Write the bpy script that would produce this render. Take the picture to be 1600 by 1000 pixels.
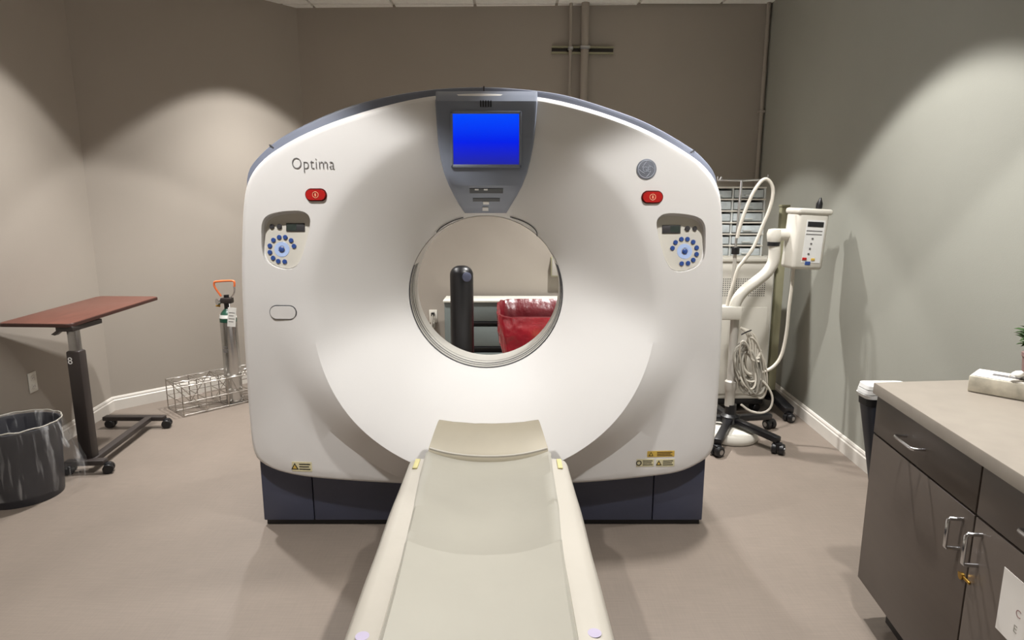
import bpy, bmesh, math, random
from mathutils import Vector, Matrix, noise
random.seed(7)
PI = math.pi
scene = bpy.context.scene
for o in list(bpy.data.objects): bpy.data.objects.remove(o)
COL = scene.collection

# ------------------------------------------------------------------ camera, world, exposure, lamps
F, CH = 975.0, 1.45
PITCH = math.atan(179 / 975)
cd = bpy.data.cameras.new('camera'); cam = bpy.data.objects.new('camera', cd); COL.objects.link(cam)
cam.location = (0, 0, CH); cam.rotation_euler = (PI / 2 - PITCH, 0, 0)
cd.sensor_width = 36; cd.lens = F / 1600 * 36; cd.clip_start = 0.05
scene.camera = cam
W = bpy.data.worlds.new('world'); scene.world = W; W.use_nodes = True
W.node_tree.nodes['Background'].inputs[0].default_value = (0.9, 0.92, 1, 1)
W.node_tree.nodes['Background'].inputs[1].default_value = 0.05
vs = scene.view_settings
vs.view_transform = 'Standard'; vs.look = 'None'; vs.gamma = 1; vs.use_curve_mapping = False
vs.exposure = 0.0
CEIL = 3.05
LAMP_COL = (1.0, 0.98, 0.955)
# recessed ceiling downlights: x, y, watts; the two behind the camera are added fill
CANS = [(-1.65, 4.58, 230), (0.70, 4.50, 330), (-1.95, 3.45, 220), (1.0, 2.84, 400),
        (-1.15, 1.60, 185), (1.0, 1.45, 175), (-0.05, 1.20, 14), (-1.1, -0.3, 80), (1.0, -0.3, 80)]
CONE = math.radians(92)

# ------------------------------------------------------------------ helpers
_c, _s = math.cos(PITCH), math.sin(PITCH)
def ray(x, y):
    u = (x - 800) / F; v = (y - 500) / F
    return Vector((u, _c - v * _s, -_s - v * _c))
def onY(x, y, Y):
    r = ray(x, y); t = Y / r.y
    return Vector((r.x * t, Y, CH + r.z * t))
def onZ(x, y, z):
    r = ray(x, y); t = (z - CH) / r.z
    return Vector((r.x * t, r.y * t, z))
def lin(c):
    return tuple(((v / 255) / 12.92 if v / 255 <= .04045 else ((v / 255 + .055) / 1.055) ** 2.4) for v in c)
MATS = {}
def mat(name, rgb, rough=.5, metal=0, var=.06, scale=8, bump=0, bscale=60, spec=.5, coat=0, alpha=1, emit=None, es=1, trans=0, stretch=None, detail=3):
    m = bpy.data.materials.new(name); m.use_nodes = True
    nt = m.node_tree; b = nt.nodes['Principled BSDF']
    base = lin(rgb)
    tc = nt.nodes.new('ShaderNodeTexCoord'); src = tc.outputs['Object']
    if stretch:
        mp = nt.nodes.new('ShaderNodeMapping'); mp.inputs['Scale'].default_value = stretch
        nt.links.new(src, mp.inputs[0]); src = mp.outputs[0]
    n = nt.nodes.new('ShaderNodeTexNoise'); n.inputs['Scale'].default_value = scale; n.inputs['Detail'].default_value = detail
    nt.links.new(src, n.inputs['Vector'])
    r = nt.nodes.new('ShaderNodeValToRGB')
    r.color_ramp.elements[0].position = .3; r.color_ramp.elements[1].position = .7
    r.color_ramp.elements[0].color = tuple(v * (1 - var) for v in base) + (1,)
    r.color_ramp.elements[1].color = tuple(min(1, v * (1 + var)) for v in base) + (1,)
    nt.links.new(n.outputs['Fac'], r.inputs[0]); nt.links.new(r.outputs[0], b.inputs['Base Color'])
    b.inputs['Roughness'].default_value = rough; b.inputs['Metallic'].default_value = metal
    b.inputs['Specular IOR Level'].default_value = spec
    if coat: b.inputs['Coat Weight'].default_value = coat; b.inputs['Coat Roughness'].default_value = .15
    if alpha < 1: b.inputs['Alpha'].default_value = alpha
    if trans: b.inputs['Transmission Weight'].default_value = trans
    if emit: b.inputs['Emission Color'].default_value = lin(emit) + (1,); b.inputs['Emission Strength'].default_value = es
    if bump:
        n2 = nt.nodes.new('ShaderNodeTexNoise'); n2.inputs['Scale'].default_value = bscale; n2.inputs['Detail'].default_value = 4
        nt.links.new(src, n2.inputs['Vector'])
        bp = nt.nodes.new('ShaderNodeBump'); bp.inputs['Strength'].default_value = bump; bp.inputs['Distance'].default_value = .01
        nt.links.new(n2.outputs['Fac'], bp.inputs['Height']); nt.links.new(bp.outputs[0], b.inputs['Normal'])
    MATS[name] = m
    return m

def setmesh(me, m, smooth=None):
    me.materials.clear(); me.materials.append(MATS[m])
    if smooth is not None:
        me.shade_smooth()
        if smooth < 180: me.set_sharp_from_angle(angle=math.radians(smooth))
    return me
def mesh(name, verts, faces, m, smooth=None, fix=True):
    me = bpy.data.meshes.new(name); me.from_pydata([tuple(v) for v in verts], [], faces); me.update()
    if fix:
        bm = bmesh.new(); bm.from_mesh(me); bmesh.ops.recalc_face_normals(bm, faces=bm.faces); bm.to_mesh(me); bm.free()
    return setmesh(me, m, smooth)
def put(name, me, parent=None, loc=None, rot=None, label=None, cat=None, group=None, kind=None):
    o = bpy.data.objects.new(name, me); COL.objects.link(o)
    if parent is not None:
        o.parent = parent
        if parent.parent is None: o.matrix_parent_inverse = parent['_inv'] if False else Matrix.Translation(parent.location).inverted()
        else: o.matrix_parent_inverse = parent.matrix_basis.inverted()
    if loc is not None: o.location = loc
    if rot is not None: o.rotation_euler = rot
    if label: o['label'] = label
    if cat: o['category'] = cat
    if group: o['group'] = group
    if kind: o['kind'] = kind
    return o
def thing(name, loc, label, cat, group=None):
    o = bpy.data.objects.new(name, None); COL.objects.link(o); o.location = loc; o.empty_display_size = .1
    o['label'] = label; o['category'] = cat
    if group: o['group'] = group
    return o
def bm_mesh(name, bm, m, smooth=None):
    me = bpy.data.meshes.new(name); bmesh.ops.recalc_face_normals(bm, faces=bm.faces); bm.to_mesh(me); bm.free()
    return setmesh(me, m, smooth)
def boxmesh(name, lo, hi, m, bev=0, seg=2, rz=0, pivot=None, M=None):
    bm = bmesh.new(); bmesh.ops.create_cube(bm, size=1)
    lo = Vector(lo); hi = Vector(hi)
    for v in bm.verts: v.co = Vector([(lo[i] + hi[i]) / 2 + v.co[i] * (hi[i] - lo[i]) for i in range(3)])
    if bev: bmesh.ops.bevel(bm, geom=bm.edges[:], offset=bev, segments=seg, affect='EDGES', profile=.5)
    if rz:
        pv = Vector(pivot) if pivot is not None else (lo + hi) / 2
        bmesh.ops.rotate(bm, cent=pv, matrix=Matrix.Rotation(rz, 3, 'Z'), verts=bm.verts)
    if M is not None: bm.transform(M)
    return bm_mesh(name, bm, m, 40 if bev else None)
def box(name, lo, hi, m, parent=None, bev=0, seg=2, rz=0, pivot=None, M=None, **k):
    return put(name, boxmesh(name, lo, hi, m, bev, seg, rz, pivot, M), parent, **k)
def prismmesh(name, pts, ex, ey, org, d0, d1, m, bev=0, smooth=40, seg=2):
    """2-D outline in the plane org + ex*u + ey*v, pushed along ex x ey from d0 to d1"""
    ex = Vector(ex); ey = Vector(ey); org = Vector(org); n = ex.cross(ey)
    bm = bmesh.new()
    a = [bm.verts.new(org + ex * u + ey * v + n * d0) for u, v in pts]
    b = [bm.verts.new(org + ex * u + ey * v + n * d1) for u, v in pts]
    bm.faces.new(a[::-1]); top = bm.faces.new(b); k = len(pts)
    for i in range(k): bm.faces.new((a[i], a[(i + 1) % k], b[(i + 1) % k], b[i]))
    if bev: bmesh.ops.bevel(bm, geom=list(top.edges), offset=bev, segments=seg, affect='EDGES', profile=.5)
    return bm_mesh(name, bm, m, smooth)
def prism(name, pts, ex, ey, org, d0, d1, m, parent=None, bev=0, smooth=40, **k):
    return put(name, prismmesh(name, pts, ex, ey, org, d0, d1, m, bev, smooth), parent, **k)
def tubemesh(name, pts, r, m, seg=8, closed=False, spline=0):
    pts = [Vector(p) for p in pts]
    if spline: pts = catmull(pts, spline, closed)
    n = len(pts); V = []; Fc = []
    rad = r if callable(r) else (lambda t: r)
    up = None
    for i, p in enumerate(pts):
        a = pts[(i - 1) % n] if closed or i > 0 else p
        b = pts[(i + 1) % n] if closed or i < n - 1 else p
        t = (b - a).normalized()
        if up is None:
            up = Vector((0, 0, 1)) if abs(t.z) < .9 else Vector((1, 0, 0))
        up = (up - t * up.dot(t)).normalized(); s = t.cross(up)
        # widen at corners
        k = 1.0
        if 0 < i < n - 1 or closed:
            c = (p - a).normalized().dot((b - p).normalized())
            k = min(1.5, 1 / max(.3, math.sqrt(max(0, (1 + c) / 2))))
        for j in range(seg):
            w = 2 * PI * j / seg
            V.append(p + (up * math.cos(w) + s * math.sin(w)) * rad(i / max(1, n - 1)) * (k if False else 1))
    R = n if closed else n - 1
    for i in range(R):
        for j in range(seg):
            a = i * seg + j; b = i * seg + (j + 1) % seg; c = ((i + 1) % n) * seg + (j + 1) % seg; d = ((i + 1) % n) * seg + j
            Fc.append((a, b, c, d))
    if not closed:
        Fc.append(tuple(range(seg - 1, -1, -1))); Fc.append(tuple(range((n - 1) * seg, n * seg)))
    return mesh(name, V, Fc, m, 50)
def tube(name, pts, r, m, parent=None, seg=8, closed=False, spline=0, **k):
    return put(name, tubemesh(name, pts, r, m, seg, closed, spline), parent, **k)
def catmull(P, k, closed=False):
    out = []; n = len(P)
    rng = n if closed else n - 1
    for i in range(rng):
        p0 = P[(i - 1) % n] if closed or i > 0 else P[i]; p1 = P[i]; p2 = P[(i + 1) % n]; p3 = P[(i + 2) % n] if closed or i < n - 2 else p2
        for j in range(k):
            t = j / k
            out.append(.5 * ((2 * p1) + (p2 - p0) * t + (2 * p0 - 5 * p1 + 4 * p2 - p3) * t * t + (3 * p1 - p0 - 3 * p2 + p3) * t ** 3))
    if not closed: out.append(P[-1])
    return out
def lathemesh(name, prof, m, seg=32, loc=(0, 0, 0), axis=None, wob=None, smooth=40, close=True):
    V = []; Fc = []; loc = Vector(loc)
    Q = Matrix.Identity(3) if axis is None else Vector((0, 0, 1)).rotation_difference(Vector(axis)).to_matrix()
    for i, (r, z) in enumerate(prof):
        for j in range(seg):
            w = 2 * PI * j / seg; rr = r
            if wob: rr = r + wob(w, z, i)
            V.append(loc + Q @ Vector((rr * math.cos(w), rr * math.sin(w), z)))
    for i in range(len(prof) - 1):
        for j in range(seg):
            Fc.append((i * seg + j, i * seg + (j + 1) % seg, (i + 1) * seg + (j + 1) % seg, (i + 1) * seg + j))
    if close:
        Fc.append(tuple(range(seg - 1, -1, -1))); n = len(prof) - 1; Fc.append(tuple(range(n * seg, (n + 1) * seg)))
    return mesh(name, V, Fc, m, smooth)
def lathe(name, prof, m, parent=None, seg=32, loc=(0, 0, 0), axis=None, wob=None, smooth=40, close=True, **k):
    return put(name, lathemesh(name, prof, m, seg, loc, axis, wob, smooth, close), parent, **k)
def loftmesh(name, secs, m, closed=True, caps=True, smooth=40):
    n = len(secs[0]); V = [p for s in secs for p in s]; Fc = []
    for i in range(len(secs) - 1):
        for j in range(n if closed else n - 1):
            Fc.append((i * n + j, i * n + (j + 1) % n, (i + 1) * n + (j + 1) % n, (i + 1) * n + j))
    if caps and closed:
        Fc.append(tuple(range(n - 1, -1, -1))); k = (len(secs) - 1) * n; Fc.append(tuple(range(k, k + n)))
    return mesh(name, V, Fc, m, smooth)
def loft(name, secs, m, parent=None, closed=True, caps=True, smooth=40, **k):
    return put(name, loftmesh(name, secs, m, closed, caps, smooth), parent, **k)
def textmesh(name, body, size, m, M, extrude=.0006, offset=0, align='LEFT', space=1):
    cu = bpy.data.curves.new(name, 'FONT'); cu.body = body; cu.size = size; cu.extrude = extrude; cu.offset = offset
    cu.align_x = align; cu.align_y = 'BOTTOM_BASELINE'; cu.space_character = space; cu.resolution_u = 3
    t = bpy.data.objects.new('tmp', cu); COL.objects.link(t)
    dg = bpy.context.evaluated_depsgraph_get(); me = bpy.data.meshes.new_from_object(t.evaluated_get(dg))
    bpy.data.objects.remove(t); bpy.data.curves.remove(cu)
    me.transform(M); me.name = name
    return setmesh(me, m)
def frame(org, ex, ey):
    ex = Vector(ex).normalized(); ey = Vector(ey); ey = (ey - ex * ey.dot(ex)).normalized(); ez = ex.cross(ey)
    M = Matrix((ex, ey, ez)).transposed().to_4x4(); M.translation = Vector(org)
    return M
def rrect(w, h, r, n=5):
    out = []
    for cx, cy, a in ((w / 2 - r, h / 2 - r, 0), (-w / 2 + r, h / 2 - r, 90), (-w / 2 + r, -h / 2 + r, 180), (w / 2 - r, -h / 2 + r, 270)):
        for i in range(n + 1):
            t = math.radians(a + 90 * i / n); out.append((cx + r * math.cos(t), cy + r * math.sin(t)))
    return out
def chaikin(p, it=2, closed=True):
    for _ in range(it):
        q = []
        n = len(p)
        for i in range(n if closed else n - 1):
            a, b = p[i], p[(i + 1) % n]
            q += [(a[0] * .75 + b[0] * .25, a[1] * .75 + b[1] * .25), (a[0] * .25 + b[0] * .75, a[1] * .25 + b[1] * .75)]
        p = q
    return p
def sstep(a, b, x):
    t = max(0, min(1, (x - a) / (b - a))); return t * t * (3 - 2 * t)

# ------------------------------------------------------------------ materials
mat('wall_taupe', (158, 150, 140), .75, var=.02, scale=2, bump=.06, bscale=220)
mat('wall_sage', (152, 152, 143), .75, var=.02, scale=2, bump=.06, bscale=220)
mat('wall_plain', (152, 144, 134), .8, var=.02)
mat('trim_white', (206, 201, 193), .45, var=.02)
mat('tile_white', (242, 240, 234), .9, var=.04, scale=40, bump=.3, bscale=150)
mat('grid_white', (205, 200, 190), .5, var=.02)
mat('gantry_white', (231, 229, 227), .5, var=.01, scale=3, spec=.3)
mat('gantry_inner', (205, 203, 196), .4, var=.02)
mat('trim_blue_grey', (124, 130, 146), .35, var=.04, scale=5)
mat('console_grey', (128, 135, 150), .4, var=.04, scale=6)
mat('console_dark', (30, 31, 35), .35, var=.05)
mat('base_navy', (70, 74, 94), .45, var=.06, scale=6)
mat('black', (16, 16, 19), .4, var=.1)
mat('black_gloss', (10, 10, 14), .38, var=.1)
mat('seam', (70, 70, 74), .6, var=.05)
mat('seam_light', (140, 138, 134), .6, var=.05)
mat('white_plastic', (210, 206, 196), .4, var=.02)
mat('white_label', (230, 230, 228), .6, var=.03)
mat('grey_text', (110, 108, 108), .5, var=.03)
mat('red_button', (186, 36, 34), .3, var=.08, scale=60)
mat('red_dark', (96, 24, 24), .4, var=.08)
mat('orange_mark', (244, 178, 140), .5, var=.05)
mat('key_blue', (52, 82, 150), .35, var=.1, scale=60)
mat('key_ring', (176, 196, 232), .4, var=.05, emit=(150, 180, 255), es=.08)
mat('key_grey', (60, 58, 60), .4, var=.1)
mat('lcd', (58, 66, 62), .25, var=.1, scale=50)
mat('emblem_grey', (126, 130, 140), .35, var=.05, metal=.2)
mat('emblem_light', (186, 192, 206), .4, var=.05)
mat('label_yellow', (214, 180, 84), .6, var=.08, scale=120)
mat('label_pale', (222, 214, 176), .6, var=.06, scale=120)
mat('ink', (40, 38, 34), .7, var=.05)
mat('table_cream', (166, 161, 151), .38, var=.03, scale=5, bump=.12, bscale=9)
mat('sheet_near', (152, 149, 139), .3, var=.025, scale=4, bump=.1, bscale=7)
mat('sheet_far', (144, 141, 131), .3, var=.025, scale=4, bump=.1, bscale=7)
mat('pad_beige', (166, 158, 140), .42, var=.04, scale=6, bump=.1, bscale=12)
mat('strap_yellow', (176, 168, 120), .7, var=.05)
mat('sticker_lilac', (160, 152, 172), .6, var=.05)
mat('pedestal', (214, 212, 206), .4, var=.03)
mat('chrome', (205, 205, 206), .18, metal=1, var=.03)
mat('steel', (168, 168, 168), .28, metal=1, var=.06, scale=20)
mat('wire_chrome', (196, 192, 186), .25, metal=1, var=.1, scale=30)
mat('aluminium', (196, 196, 194), .27, metal=1, var=.05, scale=14, stretch=(1, 1, 12))
mat('wood_red', (94, 55, 44), .38, var=.16, scale=6, stretch=(14, 1, 4), detail=6)
mat('wood_edge', (64, 38, 32), .45, var=.1)
mat('dark_brown_metal', (50, 44, 42), .42, var=.06)
mat('bin_black', (44, 44, 50), .45, var=.08, scale=6)
mat('green_paint', (28, 72, 56), .35, var=.05)
mat('orange_paint', (222, 112, 62), .4, var=.05)
mat('tag_white', (226, 226, 222), .7, var=.04, scale=60)
mat('clear_grey', (206, 210, 208), .25, var=.06, scale=20)
mat('clear_front', (192, 200, 203), .2, var=.12, scale=25)
mat('olive_metal', (150, 147, 120), .45, var=.06)
mat('cable_cream', (196, 190, 178), .45, var=.03)
mat('cable_grey', (150, 146, 136), .5, var=.05)
mat('grey_metal', (176, 172, 164), .35, metal=.1, var=.05)
mat('cabinet_taupe', (86, 77, 70), .42, var=.04, scale=5, stretch=(1, 1, 8))
mat('toe_dark', (46, 42, 40), .6, var=.05)
mat('counter_stone', (146, 138, 128), .35, var=.05, scale=14, detail=6)
mat('paper', (226, 222, 216), .8, var=.02)
mat('brass', (190, 150, 70), .3, metal=1, var=.05)
mat('tissue_card', (196, 190, 174), .6, var=.3, scale=22, detail=6)
mat('tissue', (238, 236, 230), .8, var=.02)
mat('pot_mauve', (150, 122, 118), .6, var=.06)
mat('leaf_green', (58, 88, 44), .5, var=.2, scale=30)
mat('bin_navy', (44, 48, 58), .4, var=.05)
mat('slate', (104, 112, 110), .45, var=.05, scale=5)
mat('bench_top', (206, 206, 196), .4, var=.03)
mat('red_bag', (158, 34, 46), .2, var=.2, scale=9, bump=.5, bscale=18, coat=.5)
mat('red_bag_inner', (84, 14, 22), .3, var=.15, scale=12, bump=.4, bscale=26)  # darker copy of the bag red, shade of the inside put into the colour
mat('cardboard', (176, 134, 96), .8, var=.06)
mat('screen_blue', (6, 20, 90), .12, var=.02)
mat('lamp_glow', (255, 244, 226), .5, emit=(255, 240, 220), es=6, var=0)
mat('can_white', (225, 222, 215), .4, var=.02)
# blue display: emission brighter to the top of the picture it shows
m = MATS['screen_blue']; nt = m.node_tree; b = nt.nodes['Principled BSDF']
tc = nt.nodes.new('ShaderNodeTexCoord'); sp = nt.nodes.new('ShaderNodeSeparateXYZ'); cr = nt.nodes.new('ShaderNodeValToRGB')
nt.links.new(tc.outputs['Generated'], sp.inputs[0]); nt.links.new(sp.outputs['Z'], cr.inputs[0])
cr.color_ramp.elements[0].color = lin((34, 38, 150)) + (1,); cr.color_ramp.elements[1].color = lin((0, 74, 255)) + (1,)
e = cr.color_ramp.elements.new(.45); e.color = lin((0, 30, 232)) + (1,)
nt.links.new(cr.outputs[0], b.inputs['Emission Color']); b.inputs['Emission Strength'].default_value = 1.0
# clear plastic liner; pale vertical streaks paint in its highlights
m = mat('clear_bag', (225, 226, 228), .15, var=.02, bump=.6, bscale=14); nt = m.node_tree; b = nt.nodes['Principled BSDF']
tr = nt.nodes.new('ShaderNodeBsdfTransparent'); mx = nt.nodes.new('ShaderNodeMixShader')
nz = nt.nodes.new('ShaderNodeTexNoise'); nz.inputs['Scale'].default_value = 16; nz.inputs['Detail'].default_value = 5
mpn = nt.nodes.new('ShaderNodeMapping'); mpn.inputs['Scale'].default_value = (2.2, 2.2, .22); tcn = nt.nodes.new('ShaderNodeTexCoord')
nt.links.new(tcn.outputs['Object'], mpn.inputs[0]); nt.links.new(mpn.outputs[0], nz.inputs['Vector'])
rp = nt.nodes.new('ShaderNodeValToRGB'); rp.color_ramp.elements[0].position = .55; rp.color_ramp.elements[1].position = .8
rp.color_ramp.elements[0].color = (.03, .03, .03, 1); rp.color_ramp.elements[1].color = (.5, .5, .5, 1)
nt.links.new(nz.outputs['Fac'], rp.inputs[0]); nt.links.new(rp.outputs[0], mx.inputs[0])
nt.links.new(tr.outputs[0], mx.inputs[1]); nt.links.new(b.outputs[0], mx.inputs[2])
nt.links.new(mx.outputs[0], nt.nodes['Material Output'].inputs['Surface'])
# floor: greige sheet vinyl with a fine woven streak
m = mat('floor_vinyl', (123, 112, 102), .5, var=.05, scale=3, detail=6); nt = m.node_tree; b = nt.nodes['Principled BSDF']
tc = nt.nodes.new('ShaderNodeTexCoord')
old = b.inputs['Base Color'].links[0].from_socket
prev = old
for sc, k in (((9, 160, 1), .10), ((160, 9, 1), .07)):
    mp = nt.nodes.new('ShaderNodeMapping'); mp.inputs['Scale'].default_value = sc
    nn = nt.nodes.new('ShaderNodeTexNoise'); nn.inputs['Scale'].default_value = 1; nn.inputs['Detail'].default_value = 3
    nt.links.new(tc.outputs['Object'], mp.inputs[0]); nt.links.new(mp.outputs[0], nn.inputs['Vector'])
    rr = nt.nodes.new('ShaderNodeValToRGB'); rr.color_ramp.elements[0].position = .3; rr.color_ramp.elements[1].position = .7
    rr.color_ramp.elements[0].color = (1 - k,) * 3 + (1,); rr.color_ramp.elements[1].color = (1,) * 3 + (1,)
    mm = nt.nodes.new('ShaderNodeMix'); mm.data_type = 'RGBA'; mm.blend_type = 'MULTIPLY'; mm.inputs[0].default_value = 1
    nt.links.new(nn.outputs['Fac'], rr.inputs[0]); nt.links.new(prev, mm.inputs[6]); nt.links.new(rr.outputs[0], mm.inputs[7])
    prev = mm.outputs[2]
nt.links.new(prev, b.inputs['Base Color'])

# ------------------------------------------------------------------ room shell
LW = lambda y: -2.341 - .123 * y
RW = lambda y: 1.792 + .054 * y
A = Vector((LW(-1.6), -1.6, 0)); B = Vector((LW(4.30), 4.30, 0)); C_ = Vector((-1.77, 5.50, 0)); D = Vector((RW(5.39), 5.39, 0)); E_ = Vector((RW(-1.6), -1.6, 0))
RING = [A, B, C_, D, E_]
def wall(name, p, q, m, t=.12):
    d = (q - p).normalized(); out = Vector((-d.y, d.x, 0))
    p2 = p - d * 0.02; q2 = q + d * 0.02
    pts = [(p.x, p.y), (q.x, q.y), (q2.x + out.x * t, q2.y + out.y * t), (p2.x + out.x * t, p2.y + out.y * t)]
    return prism(name, pts, (1, 0, 0), (0, 1, 0), (0, 0, 0), 0, CEIL + .15, m, kind='structure', smooth=None)
def baseboard(name, p, q, parent=None):
    d = (q - p).normalized(); inn = Vector((d.y, -d.x, 0))
    prof = [(0, 0), (.016, 0), (.016, .072), (.011, .078), (.011, .088), (.006, .098), (0, .1)]
    secs = [[pt + inn * (a + .0005) + Vector((0, 0, z)) for a, z in prof] for pt in (p, q)]
    o = loft(name, secs, 'trim_white', smooth=None); o['kind'] = 'structure'; return o
prism('floor', [(-3.3, -1.8), (2.5, -1.8), (2.5, 5.8), (-3.3, 5.8)], (1, 0, 0), (0, 1, 0), (0, 0, 0), -.1, 0, 'floor_vinyl', kind='structure', smooth=None)
for nm, p, q, m in (('wall_left', A, B, 'wall_taupe'), ('wall_back_left', B, C_, 'wall_taupe'), ('wall_back', C_, D, 'wall_taupe'), ('wall_right', D, E_, 'wall_sage'), ('wall_front', E_, A, 'wall_plain')):
    wall(nm, p, q, m)
    if nm != 'wall_front': baseboard(nm.replace('wall', 'baseboard'), p, q)
ceil = prism('ceiling', [(-3.3, -1.8), (2.5, -1.8), (2.5, 5.8), (-3.3, 5.8)], (1, 0, 0), (0, 1, 0), (0, 0, 0), CEIL + .012, CEIL + .1, 'grid_white', kind='structure', smooth=None)
TS = .66
tile = boxmesh('ceiling_tile', (-TS / 2 + .012, -TS / 2 + .012, -.006), (TS / 2 - .012, TS / 2 - .012, .012), 'tile_white')
CORN = [(p.x, p.y) for p in RING]
def inside(x, y):
    r = False
    for i in range(5):
        (x1, y1), (x2, y2) = CORN[i], CORN[(i + 1) % 5]
        if (y1 > y) != (y2 > y) and x < (x2 - x1) * (y - y1) / (y2 - y1) + x1: r = not r
    return r
can_cells = set()
for i in range(-5, 4):
    for j in range(-3, 9):
        x = .36 + TS * (i + .5); y = 5.40 - TS * (j + .5) + TS
        if any(inside(x + a * .3, y + b_ * .3) for a in (-1, 1) for b_ in (-1, 1)):
            if all(inside(x + a * .33, y + b_ * .33) for a in (-1, 1) for b_ in (-1, 1)) or y > 3.2 or True:
                put('ceiling_tile', tile, ceil, loc=(x, y, CEIL + .0))

# recessed downlights with their own lamps
ring_me = lathemesh('trim_ring', [(.066, -.004), (.082, -.010), (.090, -.006), (.090, 0), (.066, 0)], 'can_white', seg=28, close=False)
lens_me = lathemesh('lens', [(.001, -.002), (.064, -.002), (.064, 0), (.001, 0)], 'lamp_glow', seg=28)
where = ['above the back left wall corner', 'behind the scanner near the right corner', 'over the bedside table by the left wall', 'beside the sage wall scallop',
         'left of the scanner couch', 'over the base cabinets', 'straight over the couch foot', 'added as fill behind the camera on the left', 'added as fill behind the camera on the right']
for k, (x, y, w) in enumerate(CANS):
    t = thing('ceiling_downlight', (x, y, CEIL - .006), 'round white recessed ceiling downlight ' + where[k], 'light', 'recessed ceiling downlights')
    put('trim_ring', ring_me, t, loc=(x, y, CEIL - .006)); put('lens', lens_me, t, loc=(x, y, CEIL - .006))
    # wide even wash from the reflector plus a stronger soft core from the lamp itself
    for cone, blend, share in ((CONE, .14, (.40, .40, .40, .54, .95, .95, .95, .8, .8)[k]), (math.radians(86), 1.0, (1.25, 1.25, 1.25, .30, .15, .2, .0, .4, .4)[k])):
        ld = bpy.data.lights.new('downlight_beam', 'SPOT'); ld.energy = w * share; ld.color = LAMP_COL; ld.spot_size = cone; ld.spot_blend = blend; ld.shadow_soft_size = .05
        lo = bpy.data.objects.new('downlight_beam', ld); COL.objects.link(lo); lo.parent = t; lo.location = (0, 0, -.03)

# ------------------------------------------------------------------ CT gantry
GX, GZ, Y0 = -.117, 1.06, 2.58
RB = .345
GAN = thing('ct_scanner_gantry', (GX, Y0 + .5, 0), 'large white ring-shaped CT scanner gantry on a dark navy base', 'scanner')
white_px = [(679, 150), (580, 172), (490, 203), (430, 235), (402, 259), (388, 283), (382, 310), (379, 360), (378, 450), (384, 560), (390, 650), (396, 708), (412, 724), (440, 735), (480, 742), (560, 747),
            (660, 751), (760, 752), (860, 751), (940, 747), (1010, 741), (1060, 736), (1092, 722), (1112, 708), (1117, 680), (1124, 596), (1129, 483), (1130, 400), (1127, 315), (1121, 288), (1104, 263), (1078, 242), (1010, 203), (929, 173), (842, 152), (760, 147)]
grey_px = [(670, 142), (580, 159), (520, 179), (457, 209), (428, 229), (403, 254), (394, 270), (392, 292), (394, 420), (400, 600), (420, 700), (760, 735), (1090, 700), (1110, 600), (1116, 420), (1116, 294), (1112, 272), (1099, 254), (1078, 234), (1010, 194), (950, 172), (890, 153), (845, 145), (760, 138)]
white_o = chaikin([(onY(x, y, Y0 + .07).x, onY(x, y, Y0 + .07).z) for x, y in white_px], 2)
grey_o = chaikin([(onY(x, y, Y0 + .16).x, onY(x, y, Y0 + .16).z) for x, y in grey_px], 2)
def polar(poly, th):
    dx, dz = math.cos(th), math.sin(th); best = 0
    n = len(poly)
    for i in range(n):
        x1, z1 = poly[i][0] - GX, poly[i][1] - GZ; x2, z2 = poly[(i + 1) % n][0] - GX, poly[(i + 1) % n][1] - GZ
        ex, ez = x2 - x1, z2 - z1; den = dx * ez - dz * ex
        if abs(den) < 1e-9: continue
        t = (x1 * ez - z1 * ex) / den; u = (x1 * dz - z1 * dx) / den
        if t > 0 and -1e-6 <= u <= 1 + 1e-6: best = max(best, t)
    return best
CF = .035
def facey(x): return Y0 + CF * ((x - GX) / 1.0) ** 2
def ridge(th): return .728 - .0275 * math.sin(th)
def ridge_h(th): return .085 * sstep(-.05, .75, -math.sin(th))
NA = 288
outl = [polar(white_o, 2 * PI * i / NA) for i in range(NA)]
YB = .20
def dish_y(th, r):
    R = ridge(th); t = min(1, max(0, (r - RB) / (R - RB)))
    yr = CF * (R * math.cos(th)) ** 2 - ridge_h(th)
    return Y0 + yr + (YB - yr) * (.72 * (1 - t) + .28 * (1 - t) ** 2.4)
rings = []
def addring(fn): rings.append([fn(i, 2 * PI * i / NA) for i in range(NA)])
def pt(th, r, y): return Vector((GX + r * math.cos(th), y, GZ + r * math.sin(th)))
addring(lambda i, th: pt(th, RB, Y0 + YB + .012))
addring(lambda i, th: pt(th, RB + .003, Y0 + YB + .003))
for k in range(1, 15):
    t = k / 15
    addring(lambda i, th: pt(th, RB + .012 + (ridge(th) - RB - .012) * t, dish_y(th, RB + .012 + (ridge(th) - RB - .012) * t)))
addring(lambda i, th: pt(th, ridge(th), dish_y(th, ridge(th)) + .002))
def outer(i, th):
    s = -math.sin(th)
    ro = .93 - .05 * sstep(.2, .9, s)
    return min(ro, outl[i] - .045)
for k in range(1, 7):
    t = k / 6
    def fn(i, th, t=t):
        a = ridge(th); b_ = max(outer(i, th), a + .015); r = a + (b_ - a) * t
        x = r * math.cos(th)
        return pt(th, r, Y0 + CF * x * x - ridge_h(th) * (1 - t) ** 1.1)
    addring(fn)
for k in range(1, 5):
    t = k / 4
    def fn(i, th, t=t):
        a = max(outer(i, th), ridge(th) + .015); b_ = max(outl[i] - .03, a + .004); r = a + (b_ - a) * t; x = r * math.cos(th)
        return pt(th, r, Y0 + CF * x * x)
    addring(fn)
for k in range(1, 6):
    w = PI / 2 * k / 5
    def fn(i, th, w=w):
        a = max(outl[i] - .03, ridge(th) + .02); rr = a + (max(outl[i], a + .004) - a) * math.sin(w); x = rr * math.cos(th)
        return pt(th, rr, Y0 + CF * x * x + .045 * (1 - math.cos(w)))
    addring(fn)
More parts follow.
